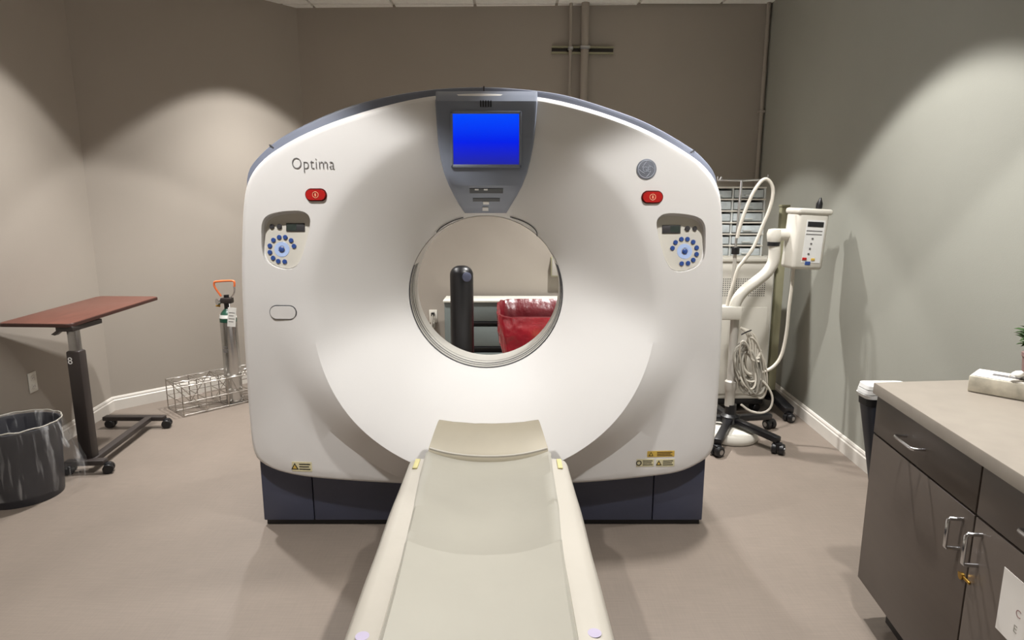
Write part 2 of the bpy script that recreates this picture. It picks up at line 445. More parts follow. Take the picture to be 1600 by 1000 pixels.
addring(lambda i, th: pt(th, outl[i] - .006, Y0 + .24))
addring(lambda i, th: pt(th, RB + .06, Y0 + .30))
addring(lambda i, th: pt(th, RB, Y0 + .30))
V = [p for r in rings for p in r]; NR = len(rings); Fc = []
for i in range(NR):
    for j in range(NA):
        Fc.append((i * NA + j, i * NA + (j + 1) % NA, ((i + 1) % NR) * NA + (j + 1) % NA, ((i + 1) % NR) * NA + j))
front_me = mesh('front_cover', V, Fc, 'gantry_white', 24)
front = put('front_cover', front_me, GAN)

# pockets for the two keypads, cut out of the cover
pocket_px = [(408, 366), (409, 345), (420, 334), (449, 329), (476, 329), (487, 340), (485, 357), (479, 382), (472, 404), (461, 421), (438, 421), (417, 411), (409, 396)]
def pocket_poly(side):
    if side < 0: px = pocket_px
    else: px = [(1067.5 + (443.5 - x), y + 4) for x, y in pocket_px][::-1]
    return chaikin([(onY(x, y, Y0 + .03).x, onY(x, y, Y0 + .03).z) for x, y in px], 2)
POCK = {}
for side in (-1, 1):
    pp = pocket_poly(side); zs = [z for x, z in pp]; xs = [x for x, z in pp]; z0, z1 = min(zs), max(zs); fy = facey(sum(xs) / len(xs))
    depth = lambda z, z0=z0, z1=z1: .014 + .036 * (z - z0) / (z1 - z0)
    n = len(pp)
    cv = [Vector((x, fy - .1, z)) for x, z in pp] + [Vector((x, fy + depth(z), z)) for x, z in pp]
    cf = [tuple(range(n)), tuple(range(2 * n - 1, n - 1, -1))] + [(i, i + n, (i + 1) % n + n, (i + 1) % n) for i in range(n)]
    cme = mesh('cut', cv, cf, 'gantry_white')
    co = bpy.data.objects.new('cut', cme); COL.objects.link(co)
    md = front.modifiers.new('cut', 'BOOLEAN'); md.operation = 'DIFFERENCE'; md.object = co; md.solver = 'EXACT'
    dg = bpy.context.evaluated_depsgraph_get(); nm = bpy.data.meshes.new_from_object(front.evaluated_get(dg))
    front.modifiers.clear(); front.data = nm; bpy.data.objects.remove(co)
    POCK[side] = (pp, fy, depth, z0, z1)
setmesh(front.data, 'gantry_white', 24)

# keypad in each pocket
btn = lathemesh('button', [(.0005, 0), (.0096, 0), (.0096, .004), (.0082, .0055), (.0005, .0055)], 'key_blue', seg=14)
for side in (-1, 1):
    pp, fy, depth, z0, z1 = POCK[side]
    H = z1 - z0; slope = .036 / H
    nrm = Vector((0, -1, slope)).normalized(); upv = Vector((0, slope, 1)).normalized()
    zc_ = (z0 + z1) / 2; xc_ = sum(x for x, z in pp) / len(pp)
    Q = frame((0, 0, 0), (1, 0, 0), upv)
    def kp(px, py, off=0):
        q = onY(px, py, fy + .045); z = q.z
        return Vector((q.x, fy + depth(z), z)) + nrm * off
    def kx(px): return px if side < 0 else 1067.5 + (443.5 - px)
    def ky(py): return py if side < 0 else py + 3
    plate = []
    for x, z in pp: plate.append((xc_ + (x - xc_) * .93, zc_ - .004 + (z - zc_) * .93))
    pv = [Vector((x, fy + depth(z), z)) + nrm * .0005 for x, z in plate] + [Vector((x, fy + depth(z), z)) + nrm * .003 for x, z in plate]
    n = len(plate)
    kpd = put('keypad', mesh('keypad', pv, [tuple(range(n)), tuple(range(2 * n - 1, n - 1, -1))] + [(i, i + n, (i + 1) % n + n, (i + 1) % n) for i in range(n)], 'white_plastic', 30), GAN,
              label='white keypad with a dial of blue keys in the %s pocket' % ('left' if side < 0 else 'right'))
    eul = Q.to_euler()
    wc = kp(kx(443.5), ky(389.3), .003)
    put('dial_ring', lathemesh('dial_ring', [(.014, 0), (.032, 0), (.031, .0015), (.015, .0015)], 'key_ring', seg=32, close=False), kpd, loc=wc, rot=eul)
    put('center_button', lathemesh('center_button', [(.0005, 0), (.0115, 0), (.0115, .005), (.009, .007), (.0005, .007)], 'key_blue', seg=20), kpd, loc=wc, rot=eul)
    for (cx, cy) in ((565, 585), (520, 505), (435, 460), (350, 460), (270, 500), (225, 580), (230, 670), (280, 750), (355, 795), (445, 800)):
        put('button', btn, kpd, loc=kp(kx(400 + cx / 9.09), ky(320 + cy / 9.09), .003), rot=eul)
    for (cx, cy, r) in ((240, 312, .0095), (345, 312, .011)):
        put('round_key', lathemesh('round_key', [(.0005, 0), (r, 0), (r, .005), (r * .8, .007), (.0005, .007)], 'key_grey', seg=16), kpd, loc=kp(kx(400 + cx / 9.09), ky(320 + cy / 9.09), .003), rot=eul)
    a = kp(kx(400 + 445 / 9.09), ky(320 + 380 / 9.09), .003); b_ = kp(kx(400 + 700 / 9.09), ky(320 + 262 / 9.09), .003)
    w = abs(b_.x - a.x); hh = abs(b_.z - a.z)
    put('lcd_display', boxmesh('lcd_display', (-w / 2, -hh / 2, 0), (w / 2, hh / 2, .004), 'key_grey', .001), kpd, loc=(a + b_) / 2, rot=eul)
    dspl = put('lcd_glass', boxmesh('lcd_glass', (-w * .46, -hh * .38, .004), (w * .06, hh * .38, .0045), 'lcd'), kpd, loc=(a + b_) / 2, rot=eul)
    if side > 0: dspl.location.x -= 0; dspl.scale.x = -1

def stadium(w, h, n=10): return rrect(w, h, h / 2 - .0001, n)
EX, EZ = (1, 0, 0), (0, 0, 1)           # ex x ez = -y : prisms grow toward the room
def onface(px, py): 
    q = onY(px, py, Y0 + .02); q = onY(px, py, facey(q.x)); return q
# emergency stops
for (px, py, sd) in ((494, 304.5, 'left'), (1019, 308, 'right')):
    q = onface(px, py)
    sl = Vector((1, 2 * CF * (q.x - GX), 0)).normalized()
    rim = prism('emergency_stop', stadium(.090, .052), sl, EZ, q, -.004, .002, 'red_dark', GAN, bev=.001, label='red emergency stop button on the %s of the face' % sd)
    prism('button_cap', stadium(.080, .042), sl, EZ, q, .001, .010, 'red_button', rim, bev=.004)
    tube('symbol', [q + sl * (.012 * math.cos(a)) + Vector((0, -.0105, .012 * math.sin(a))) for a in [2 * PI * i / 16 for i in range(16)]], .0016, 'orange_mark', rim, seg=5, closed=True)
    prism('symbol_dot', [(-.003, -.006), (.003, -.006), (.003, .004), (0, .008), (-.003, .004)], sl, EZ, q, .0098, .0112, 'orange_mark', rim)
# lettering
q0 = onface(457, 264); q1 = onface(523, 264)
slope = (q1 - q0).normalized()
tm = textmesh('brand_lettering', 'Optima', .066, 'grey_text', frame(q0 + Vector((0, -.0015, 0)), slope, EZ), .0008, offset=-.0012, space=1.06)
xs = [v.co.x for v in tm.vertices]; k = (q1.x - q0.x) / (max(xs) - min(xs)); x0 = min(xs)
for v in tm.vertices: v.co.x = q0.x + (v.co.x - x0) * k
put('brand_lettering', tm, GAN)
# round emblem
q = onface(1010, 264.5); sl = Vector((1, 2 * CF * (q.x - GX), 0)).normalized()
circ = lambda r, n=32: [(r * math.cos(2 * PI * i / n), r * math.sin(2 * PI * i / n)) for i in range(n)]
emb = prism('emblem', circ(.041), sl, EZ, q, -.003, .003, 'emblem_grey', GAN, bev=.001, label='round grey maker emblem')
tube('emblem_ring', [q + sl * (.034 * math.cos(a)) + Vector((0, -.0035, .034 * math.sin(a))) for a in [2 * PI * i / 32 for i in range(32)]], .0012, 'emblem_light', emb, seg=5, closed=True)
for a0 in range(4):
    pts = []
    for i in range(9):
        a = a0 * PI / 2 + i / 8 * 1.2; r = .030 - .012 * math.sin(i / 8 * PI * .6)
        pts.append(q + sl * (r * math.cos(a)) + Vector((0, -.0035, r * math.sin(a))))
    tube('emblem_swirl', pts, .0011, 'emblem_light', emb, seg=5)
put('emblem_letters', textmesh('emblem_letters', 'GE', .030, 'emblem_light', frame(q + Vector((0, -.0035, -.010)), sl, EZ), .0006, offset=-.0006, align='CENTER', space=.85), emb)
# grab slot lower left
q = onface(443, 488)
gs = prism('grab_cover', stadium(.118, .062), (Vector((1, 2 * CF * (q.x - GX), 0)).normalized()), EZ, q, -.004, .004, 'seam', GAN, bev=.001)
prism('grab_plate', stadium(.110, .054), (Vector((1, 2 * CF * (q.x - GX), 0)).normalized()), EZ, q, .0, .0075, 'gantry_white', gs, bev=.003)
# warning labels
def warn_label(px0, py0, px1, py1, style):
    a = onface(px0, py1); b_ = onface(px1, py0); sl = (Vector((b_.x, facey(b_.x), 0)) - Vector((a.x, facey(a.x), 0))); w = sl.length; sl.normalize(); h = b_.z - a.z
    base = prism('warning_label', rrect(w, h, .002, 2), sl, EZ, (a + b_) / 2, -.002, .0012, 'label_yellow' if style == 1 else 'label_pale', GAN)
    c = (a + b_) / 2; off = Vector((0, -.0014, 0))
    tri = c - sl * (w * .36) + off
    s = h * .38
    if style == 2:
        tube('warning_symbol', [tri + sl * (s * .8 * math.cos(t)) + Vector((0, 0, s * .8 * math.sin(t))) for t in [2 * PI * i / 14 for i in range(14)]], .0022, 'ink', base, seg=5, closed=True)
    else:
        prism('warning_symbol', [(-s, -s * .8), (s, -s * .8), (0, s)], sl, EZ, tri, 0, .0008, 'ink', base)
        prism('symbol_fill', [(-s * .55, -s * .55), (s * .55, -s * .55), (0, s * .5)], sl, EZ, tri, .0006, .0012, 'label_yellow', base)
    for r in range(3):
        zz = h * (.26 - .26 * r)
        prism('print_line', [(-w * .14, -h * .05), (w * (.42 - .06 * (r % 2)), -h * .05), (w * (.42 - .06 * (r % 2)), h * .05), (-w * .14, h * .05)], sl, EZ, c + Vector((0, 0, zz)) + off, 0, .0006, 'ink' if style != 1 else 'wood_edge', base)
warn_label(457, 722, 487, 736, 0)
warn_label(1011, 704, 1054, 714, 1); warn_label(994, 717, 1022, 729, 2); warn_label(1025, 717, 1054, 729, 0)

# blue-grey top band and rear cover
def shell(name, poly, scale, y0, y1, rin0, rin1, m, a0=0, a1=2 * PI, bev=.03, n=NA):
    full = a1 - a0 > 6.2
    cnt = n if full else int(n * (a1 - a0) / (2 * PI))
    secs = []
    for i in range(cnt + (0 if full else 1)):
        th = a0 + (a1 - a0) * i / cnt; R = polar(poly, th) * scale
        secs.append([pt(th, rin0(th, R), y0), pt(th, R - bev, y0), pt(th, R - bev * .3, y0 + bev * .3), pt(th, R, y0 + bev), pt(th, R, y1 - bev), pt(th, R - bev * .3, y1 - bev * .3), pt(th, R - bev, y1), pt(th, rin1(th, R), y1)])
    if full: secs.append(secs[0])
    return loft(name, secs, m, GAN, smooth=35)
band = shell('top_band', grey_o, 1, Y0 + .10, Y0 + .50, lambda t, R: R - .09, lambda t, R: R - .09, 'trim_blue_grey', math.radians(14), math.radians(166), .015)
for px, py in ((757, 139), (430, 229), (1079, 236)):
    q = onY(px, py, Y0 + .16); th = math.atan2(q.z - GZ, q.x - GX); R = polar(grey_o, th)
    rd = Vector((math.cos(th), 0, math.sin(th))); tg = Vector((-math.sin(th), 0, math.cos(th)))
    prism('band_seam', [(-.0025, -.02), (.0025, -.02), (.0025, .0015), (-.0025, .0015)], tg * -1, rd, Vector((GX, Y0 + .30, GZ)) + rd * R, -.2, .202, 'seam', band)
# rear cover: closed ring with flared tunnel
secs = []
for i in range(NA):
    th = 2 * PI * i / NA; R = outl[i] * .965
    secs.append([pt(th, RB + .05, Y0 + .30), pt(th, R, Y0 + .22), pt(th, R, Y0 + .84), pt(th, R - .02, Y0 + .88), pt(th, R - .06, Y0 + .9), pt(th, .60, Y0 + .90), pt(th, .50, Y0 + .80), pt(th, .43, Y0 + .68), pt(th, RB + .02, Y0 + .50)])
secs.append(secs[0])
loft('rear_cover', secs, 'gantry_white', GAN, caps=False, smooth=30)
# bore liner with its window rings
prof = [(RB - .001, YB + .006), (RB - .001, .30), (RB, .46), (RB + .025, .51), (RB + .05, .51), (RB + .03, .3), (RB + .012, YB + .02)]
secs = []
for i in range(145):
    th = 2 * PI * i / 144
    secs.append([pt(th, r, Y0 + y) for r, y in prof])
liner = loft('bore_liner', secs, 'gantry_inner', GAN, caps=False, smooth=30)
for y, r, m in ((YB + .008, .0026, 'seam'), (YB + .05, .0022, 'seam'), (YB + .085, .0028, 'seam'), (YB + .13, .002, 'seam_light')):
    tube('liner_ring', [pt(math.radians(158 + 224 * i / 80), RB - .001, Y0 + y) for i in range(81)], r, m, liner, seg=5)
# laser slot seam above the bore
def dish_pt(px, py):
    y = Y0 + .1
    for _ in range(8):
        q = onY(px, py, y); dx, dz = q.x - GX, q.z - GZ; th = math.atan2(dz, dx); r = math.hypot(dx, dz); y = dish_y(th, max(r, RB + .004))
    return q + Vector((0, -.001, 0))
for pts in ([(682, 363), (690, 355), (706, 346), (724, 340)], [(797, 339), (815, 345), (830, 353), (838, 362), (839, 369)]):
    tube('laser_slot', catmull([dish_pt(x, y) for x, y in pts], 4), .0022, 'seam', GAN, seg=5)
# display console
con_px = [(142.5, 680, 840), (150, 680, 840), (158, 679.5, 840), (175, 680.5, 839), (200, 682, 837), (225, 684, 834), (250, 688, 829), (270, 693, 824), (290, 701, 816), (305, 708.5, 808), (320, 717, 799), (333, 726, 791)]
def con_y(py): 
    if py < 165: return Y0 - .025 + .05 * ((165 - py) / 19) ** 2
    if py < 285: return Y0 - .025 + .004 * (py - 165) / 120
    return Y0 - .021 + (YB - .02) * ((py - 285) / 48) ** 1.1
secs = []
for py, xl, xr in con_px:
    y = con_y(py); row = []
    a = onY(xl, py, y); b_ = onY(xr, py, y); w = b_.x - a.x
    row = [Vector((a.x, Y0 + .26, a.z)), Vector((a.x, y + .014, a.z)), Vector((a.x + .004, y + .004, a.z)), Vector((a.x + .014, y, a.z))]
    for t in (.33, .66): row.append(Vector((a.x + w * t, y, a.z)))
    row += [Vector((b_.x - .014, y, b_.z)), Vector((b_.x - .004, y + .004, b_.z)), Vector((b_.x, y + .014, b_.z)), Vector((b_.x, Y0 + .26, b_.z))]
    secs.append(row)
con = loft('display_console', secs, 'console_grey', GAN, smooth=35, label='blue-grey display console over the bore')
def con_at(px, py, off=0): 
    y = con_y(py); q = onY(px, py, y); return q + Vector((0, -off, 0))
a = con_at(705, 262); b_ = con_at(815, 174); w = b_.x - a.x; h = b_.z - a.z; c = (a + b_) / 2
# bezel as four bars around the screen
for nm, lo, hi in (('screen_bezel', (a.x, 0, a.z), (b_.x, 0, a.z + .012)), ('screen_bezel', (a.x, 0, b_.z - .010), (b_.x, 0, b_.z)), ('screen_bezel', (a.x, 0, a.z), (a.x + .010, 0, b_.z)), ('screen_bezel', (b_.x - .010, 0, a.z), (b_.x, 0, b_.z))):
    box(nm, (lo[0], c.y - .010, lo[2]), (hi[0], c.y + .01, hi[2]), 'console_grey', con, bev=.003)
box('screen', (a.x + .007, c.y - .004, a.z + .009), (b_.x - .007, c.y + .004, b_.z - .007), 'screen_blue', con, label='bright blue display screen')
for px0, px1, py0, py1, m, nm in ((734, 786, 295, 301, 'console_dark', 'card_slot'), (739, 781, 310, 314, 'console_dark', 'card_slot'), (755, 764, 315, 319, 'white_label', 'label_strip'), (754, 763, 324, 329, 'white_label', 'label_strip'), (742, 748, 295, 297, 'white_label', 'indicator'), (756, 762, 295, 297, 'white_label', 'indicator')):
    a = con_at(px0, py1); b_ = con_at(px1, py0)
    if m == 'white_label': a.y -= .0025; b_.y -= .0025
    upv = (con_at(760, py0 - 3) - con_at(760, py1 + 3)).normalized(); hh = (b_ - a).dot(upv); ww = b_.x - a.x
    prism(nm, [(-ww / 2, -hh / 2), (ww / 2, -hh / 2), (ww / 2, hh / 2), (-ww / 2, hh / 2)], EX, upv, (a + b_) / 2, -.004, .0015, m, con)
for k in range(5):
    q = con_at(751 + k * 4, 162); box('vent_slit', (q.x - .002, q.y - .0012, q.z - .012), (q.x + .002, q.y + .004, q.z + .012), 'console_dark', con)
# base
bl, br, s1, s2 = -1.142, .876, onY(490, 790, 2.657).x, onY(1020, 790, 2.657).x
for a, b_ in ((bl, s1), (s1, s2), (s2, br)):
    box('base_panel', (a + .0015, 2.657, .025), (b_ - .0015, 2.68, .34), 'base_navy', GAN, bev=.006)
box('base_plinth', (bl + .01, 2.668, 0), (br - .01, Y0 + .84, .03), 'black', GAN, bev=.004)
box('base_core', (bl + .004, 2.678, .028), (br - .004, Y0 + .86, .335), 'base_navy', GAN, bev=.02)

# ------------------------------------------------------------------ patient couch
TX, TZ = -.088, .487
COUCH = thing('patient_couch', (TX, 1.2, 0), 'long cream padded scanner couch under plastic sheets, pointing into the bore', 'couch')
YF, YN = 2.335, .12
def cx(y): return TX + .012 - .017 * (y - 1.3)
def rail_sec(y):
    t = sstep(2.27, 2.40, y); hw = .312 - .03 * t; dz = -.05 * t
    w = lambda k: .006 * noise.noise(Vector((k * 3.1, y * 5, 1.7)))
    P = [(-hw + .03, .36), (-hw + .004 + w(1), .375), (-hw - .004 + w(2), .42), (-hw + w(3), .458), (-hw + .012, .474 + w(4) * .5), (-hw + .035, .481), (-hw + .07, .486 + w(5) * .4), (-.225, .492)]
    Q = [(-x, z) for x, z in P[::-1]]
    return [Vector((cx(y) + x, y, z + dz)) for x, z in P + [(-.2, .44), (.2, .44)] + Q]
ys = [YN + (2.27 - YN) * i / 70 for i in range(71)] + [2.30, 2.33, 2.36, 2.385, 2.40]
loft('couch_cover', [rail_sec(y) for y in ys], 'table_cream', COUCH, smooth=50)
def cradle_sec(y, lift=0):
    hw = .213 + .022 * (y - 1.4) / .93 if y > 1.4 else .213
    top = []; n = 16
    for i in range(n + 1):
        u = -1 + 2 * i / n
        z = .499 - .045 * (1 - abs(u) ** 2.2) + .0025 * noise.noise(Vector((u * 4, y * 6, 3))) + lift
        top.append((u * hw, z))
    edge = .01 * noise.noise(Vector((y * 3, 2, 9)))
    pts = [(-hw - .012 + edge * .4, .488)] + top + [(hw + .012 + edge * .4, .488)] + [(hw - .01, .44), (-hw + .01, .44)]
    return [Vector((cx(y) + x, y, z)) for x, z in pts]
YS = 1.655
loft('plastic_sheet', [cradle_sec(YN + .02 + (YS - YN - .02) * i / 50) for i in range(51)], 'sheet_near', COUCH, smooth=60)
loft('plastic_sheet', [cradle_sec(YS - .004 + (2.335 - YS) * i / 26, -.002 if i else .0) for i in range(27)], 'sheet_far', COUCH, smooth=60)
# raised head end
def head_sec(k):
    y, zb, hw = [(2.325, 0, .236), (2.335, .012, .235), (2.345, .02, .232), (2.40, .058, .218), (2.437, .082, .208), (2.452, .086, .204), (2.468, .078, .2), (2.475, .05, .2), (2.475, -.03, .2)][k]
    top = []; n = 14
    for i in range(n + 1):
        u = -1 + 2 * i / n
        z = .497 - .036 * (1 - abs(u) ** 2.2) * (1 - .55 * min(1, zb / .08)) + zb + .002 * noise.noise(Vector((u * 5, k, 2)))
        top.append((u * hw, z))
    return [Vector((cx(y) + x, y, z)) for x, z in [(-hw - .008, .46)] + top + [(hw + .008, .46), (hw, .43), (-hw, .43)]]
loft('head_pad', [head_sec(k) for k in range(9)], 'pad_beige', COUCH, smooth=60, label='beige raised head end pad')
pts = []
for i in range(15):
    u = -1 + 2 * i / 14; pts.append(Vector((cx(2.33) + u * .232, 2.335, .505 - .034 * (1 - abs(u) ** 2.2))))
tube('cover_seam', pts, .006, 'table_cream', COUCH, seg=6)
for sx in (-1, 1):
    x0 = cx(2.25) + sx * .272
    box('fastener_strip', (x0 - .008, 2.19, .4815), (x0 + .010, 2.275, .4875), 'strap_yellow', COUCH, bev=.001)
    q = onZ(566, 994, .484) if sx < 0 else onZ(929, 989, .484)
    lathe('sticker', [(.001, 0), (.016, 0), (.016, .001), (.001, .001)], 'sticker_lilac', COUCH, seg=20, loc=(q.x, q.y, .4835))
box('couch_deck', (TX - .25, .16, .335), (TX + .25, 2.36, .372), 'pedestal', COUCH, bev=.01)
box('couch_column', (TX - .17, .55, .06), (TX + .17, 1.75, .34), 'base_navy', COUCH, bev=.02)
box('couch_foot', (TX - .24, .35, 0), (TX + .24, 2.1, .07), 'base_navy', COUCH, bev=.02)

# ------------------------------------------------------------------ casters
wheel_me = lathemesh('wheel', [(.004, -.012), (.022, -.012), (.026, -.008), (.026, .008), (.022, .012), (.004, .012)], 'black', seg=20)
fork_me = boxmesh('fork', (-.017, -.016, .020), (.017, .016, .056), 'black', .006)
cap_me = lathemesh('wheel_cap', [(.001, -.0145), (.012, -.0145), (.012, .0145), (.001, .0145)], 'steel', seg=14)
def caster(parent, x, y, z=0, rz=0, s=1, gap=.012, cap=False):
    hub = put('caster', fork_me, parent, loc=(x, y, z), rot=(0, 0, rz)); hub.scale = (s, s, s)
    for sd in (-1, 1):
        w = bpy.data.objects.new('wheel', wheel_me); COL.objects.link(w); w.parent = hub; w.location = (0, sd * .016, .026); w.rotation_euler = (PI / 2, 0, 0)
        if cap:
            w = bpy.data.objects.new('wheel_cap', cap_me); COL.objects.link(w); w.parent = hub; w.location = (0, sd * .016, .026); w.rotation_euler = (PI / 2, 0, 0)

# ------------------------------------------------------------------ overbed table
OB = thing('overbed_table', (-2.345, 3.27, 0), 'rolling bedside table with reddish brown wood top and dark column', 'table')
c4 = [Vector((-2.675, 3.22, .838)), Vector((-2.275, 3.22, .838)), Vector((-2.32, 4.0, .872)), Vector((-2.72, 4.0, .872))]
ex = (c4[1] - c4[0]).normalized(); ey = (c4[3] - c4[0]); ln = ey.length; cc = sum(c4, Vector()) / 4
ey = (ey - ex * ey.dot(ex)).normalized()
Mtop = frame(cc, c4[1] - c4[0] + Vector((0, -.02, 0)), c4[3] - c4[0])
exm, eym = Mtop.col[0].to_3d(), Mtop.col[1].to_3d()
prism('tabletop', rrect(.395, .775, .03), exm, eym, cc, -.016, .001, 'wood_red', OB, bev=.003)
prism('edge_band', rrect(.405, .785, .034), exm, eym, cc, -.018, -.001, 'wood_edge', OB, bev=.003)
CXo, CYo = -2.345, 3.27
def obar(nm, p, q, r, m): return tube(nm, [p, q], r, m, OB, seg=4)
box('support_bracket', (CXo - .06, CYo - .05, .795), (CXo + .03, CYo + .20, .822), 'dark_brown_metal', OB, bev=.004, rz=.02)
prism('height_lever', [(-.075, -.035), (-.055, -.04), (.0, .0), (-.02, .004)], (1, 0, 0), (0, 0, 1), (CXo - .01, CYo - .035, .815), -.015, .015, 'dark_brown_metal', OB)
box('column', (CXo - .026, CYo - .02, .6), (CXo + .026, CYo + .02, .81), 'steel', OB, bev=.008)
box('column_sleeve', (CXo - .037, CYo - .03, .07), (CXo + .037, CYo + .03, .685), 'dark_brown_metal', OB, bev=.01)
put('column_number', textmesh('column_number', '8', .055, 'white_label', frame((CXo - .03, CYo - .0305, .615), (1, 0, 0), (0, 0, 1)), .0008), OB)
na, nb = Vector((-2.44, 3.22, .065)), Vector((-2.235, 3.235, .065))
fa, fb = Vector((-2.70, 3.95, .065)), Vector((-2.30, 3.95, .065))
def bar(nm, p, q, w, h, m, parent, bev=.004):
    d = q - p; M = frame((p + q) / 2, d, Vector((0, 0, 1)).cross(d)); L = d.length
    return put(nm, boxmesh(nm, (-L / 2, -w / 2, -h / 2), (L / 2, w / 2, h / 2), m, bev, M=M), parent)
bar('foot_bar', na, nb, .05, .028, 'dark_brown_metal', OB)
bar('foot_bar', fa, fb, .05, .028, 'dark_brown_metal', OB)
bar('spine_bar', Vector((-2.315, 3.24, .065)), Vector((-2.40, 3.95, .065)), .045, .03, 'dark_brown_metal', OB)
caster(OB, -2.225, 3.24, 0, .4, 1.05); caster(OB, -2.43, 3.225, 0, .2, 1.05); caster(OB, -2.29, 3.95, 0, .3, 1.1); caster(OB, -2.665, 3.955, 0, .1, 1.1)

# ------------------------------------------------------------------ waste bin with clear liner
BX, BY = -2.475, 2.965
BIN = thing('waste_bin', (BX, BY, 0), 'round dark plastic waste bin with a clear liner folded over its rim', 'bin')
lathe('bin_body', [(.002, .004), (.155, .004), (.162, 0.0), (.165, .01), (.186, .37), (.190, .378), (.182, .378), (.178, .36), (.155, .03), (.002, .03)], 'bin_black', BIN, seg=48, loc=(BX, BY, 0), close=False)
def wob(w, z, i): return .004 * noise.noise(Vector((math.cos(w) * 5, math.sin(w) * 5, z * 3))) + (.075 * max(0, math.cos(w - .45)) ** 5 * sstep(.38, .12, z) if i > 4 else 0)
liner_prof = [(.14, .06), (.160, .18), (.172, .30), (.178, .375), (.184, .389), (.193, .386), (.198, .36), (.200, .30), (.201, .22), (.200, .15), (.197, .10), (.193, .05)]
lathe('bin_liner', liner_prof, 'clear_bag', BIN, seg=72, loc=(BX, BY, 0), wob=wob, close=False, smooth=180, label='clear plastic liner bag')

tube('liner_rim', [Vector((BX + (.190 + .004 * noise.noise(Vector((math.cos(t) * 6, math.sin(t) * 6, 0)))) * math.cos(t), BY + (.190 + .004 * noise.noise(Vector((math.cos(t) * 6, math.sin(t) * 6, 0)))) * math.sin(t), .388 + .006 * noise.noise(Vector((math.cos(t) * 4, math.sin(t) * 4, 5))))) for t in [2 * PI * i / 60 for i in range(60)]], .0035, 'cable_grey', BIN, seg=6, closed=True)
# ------------------------------------------------------------------ wire cylinder rack along the angled wall and the oxygen cylinder
wd = (C_ - B).normalized(); wn = Vector((wd.y, -wd.x, 0))
R0 = Vector((-2.50, 4.35, 0)) + wn * .0
RK = thing('wire_rack', R0 + wd * .45 + wn * .14, 'low chrome wire rack for gas cylinders along the angled wall', 'rack')
NC, PIT, HR = 6, .155, .215
dpt = .30
cache = {}
def wire(nm, p, q, r=.0035): tube(nm, [p, q], r, 'wire_chrome', RK, seg=6)
def rp(i, j, z): return R0 + wd * (i * PIT) + wn * (j * dpt / 2) + Vector((0, 0, z))
for z in (.012, .10, HR):
    for j in range(3): wire('long_wire', rp(0, j, z), rp(NC, j, z))
    for i in range(NC + 1): wire('cross_wire', rp(i, 0, z), rp(i, 2, z))
for i in range(NC + 1):
    for j in range(3): wire('upright_wire', rp(i, j, .004), rp(i, j, HR + .004), .004)
for i in range(NC):
    for j in (0, 2):
        wire('brace_wire', rp(i, j, .012 if i % 2 else HR), rp(i + 1, j, HR if i % 2 else .012), .003)
    for j in range(2):
        wire('floor_wire', rp(i, j, .008), rp(i + 1, j + 1, .008))
        c = (rp(i, j, HR) + rp(i + 1, j + 1, HR)) / 2
        tube('ring_wire', [c + Vector((.062 * math.cos(t), .062 * math.sin(t), 0)) for t in [2 * PI * k / 16 for k in range(16)]], .003, 'wire_chrome', RK, seg=5, closed=True)
cc = (rp(2, 1, 0) + rp(3, 2, 0)) / 2
OX = thing('oxygen_cylinder', (cc.x, cc.y, .015), 'brushed aluminium gas cylinder with green shoulder and orange carry handle', 'cylinder')
L0 = (cc.x, cc.y, .0125)
lathe('cylinder_body', [(.002, .004), (.045, .004), (.055, .0), (.0585, .012), (.0585, .60), (.0580, .605)], 'aluminium', OX, seg=32, loc=L0)
lathe('shoulder', [(.0586, .603), (.0586, .625), (.054, .65), (.043, .675), (.028, .692), (.018, .70), (.016, .71)], 'green_paint', OX, seg=32, loc=L0)
lathe('shoulder_label', [(.0575, .632), (.0590, .634), (.054, .658), (.052, .656)], 'tag_white', OX, seg=32, loc=L0, close=False)
T = Vector(L0)
lathe('valve', [(.002, .70), (.020, .70), (.020, .735), (.026, .738), (.026, .775), (.018, .78), (.018, .80), (.002, .80)], 'black', OX, seg=16, loc=L0)
box('regulator', T + Vector((-.035, -.03, .74)), T + Vector((.045, .02, .78)), 'dark_brown_metal', OX, bev=.006)
lathe('gauge', [(.002, 0), (.024, 0), (.024, .018), (.002, .018)], 'chrome', OX, seg=20, loc=T + Vector((-.05, -.01, .752)), axis=(-.6, -.8, 0))
lathe('outlet_nipple', [(.002, 0), (.009, 0), (.006, .03), (.002, .03)], 'brass', OX, seg=10, loc=T + Vector((-.045, -.01, .72)), axis=(-1, -.2, .1))
hz = [(-.035, .79), (-.075, .855), (-.078, .885), (-.06, .897), (.05, .903), (.068, .89), (.066, .86)]
tube('carry_handle', [T + Vector((x, -.005, z)) for x, z in hz], .0075, 'orange_paint', OX, seg=8, spline=4)
tube('handle_strap', [T + Vector((x, -.005, z)) for x, z in ((.066, .865), (.062, .82), (.04, .785), (.02, .775))], .006, 'chrome', OX, seg=8, spline=4)
tg = frame(T + Vector((.052, -.055, .645)), (1, .25, -.12), (.12, 0, 1))
put('paper_tag', boxmesh('paper_tag', (-.028, -.07, -.0008), (.028, .07, .0008), 'tag_white', M=tg), OX)
for k in range(4): put('tag_print', boxmesh('tag_print', (-.02, .03 - k * .022, .0008), (.018 - .006 * (k % 2), .034 - k * .022, .0014), 'ink', M=tg), OX)
tube('tag_string', [T + Vector((.045, -.06, .71)), T + Vector((.03, -.03, .74))], .0015, 'tag_white', OX, seg=5)
tube('key_chain', [T + Vector((.07, -.05, .57)), T + Vector((.072, -.055, .52)), T + Vector((.068, -.055, .47))], .003, 'steel', OX, seg=5)
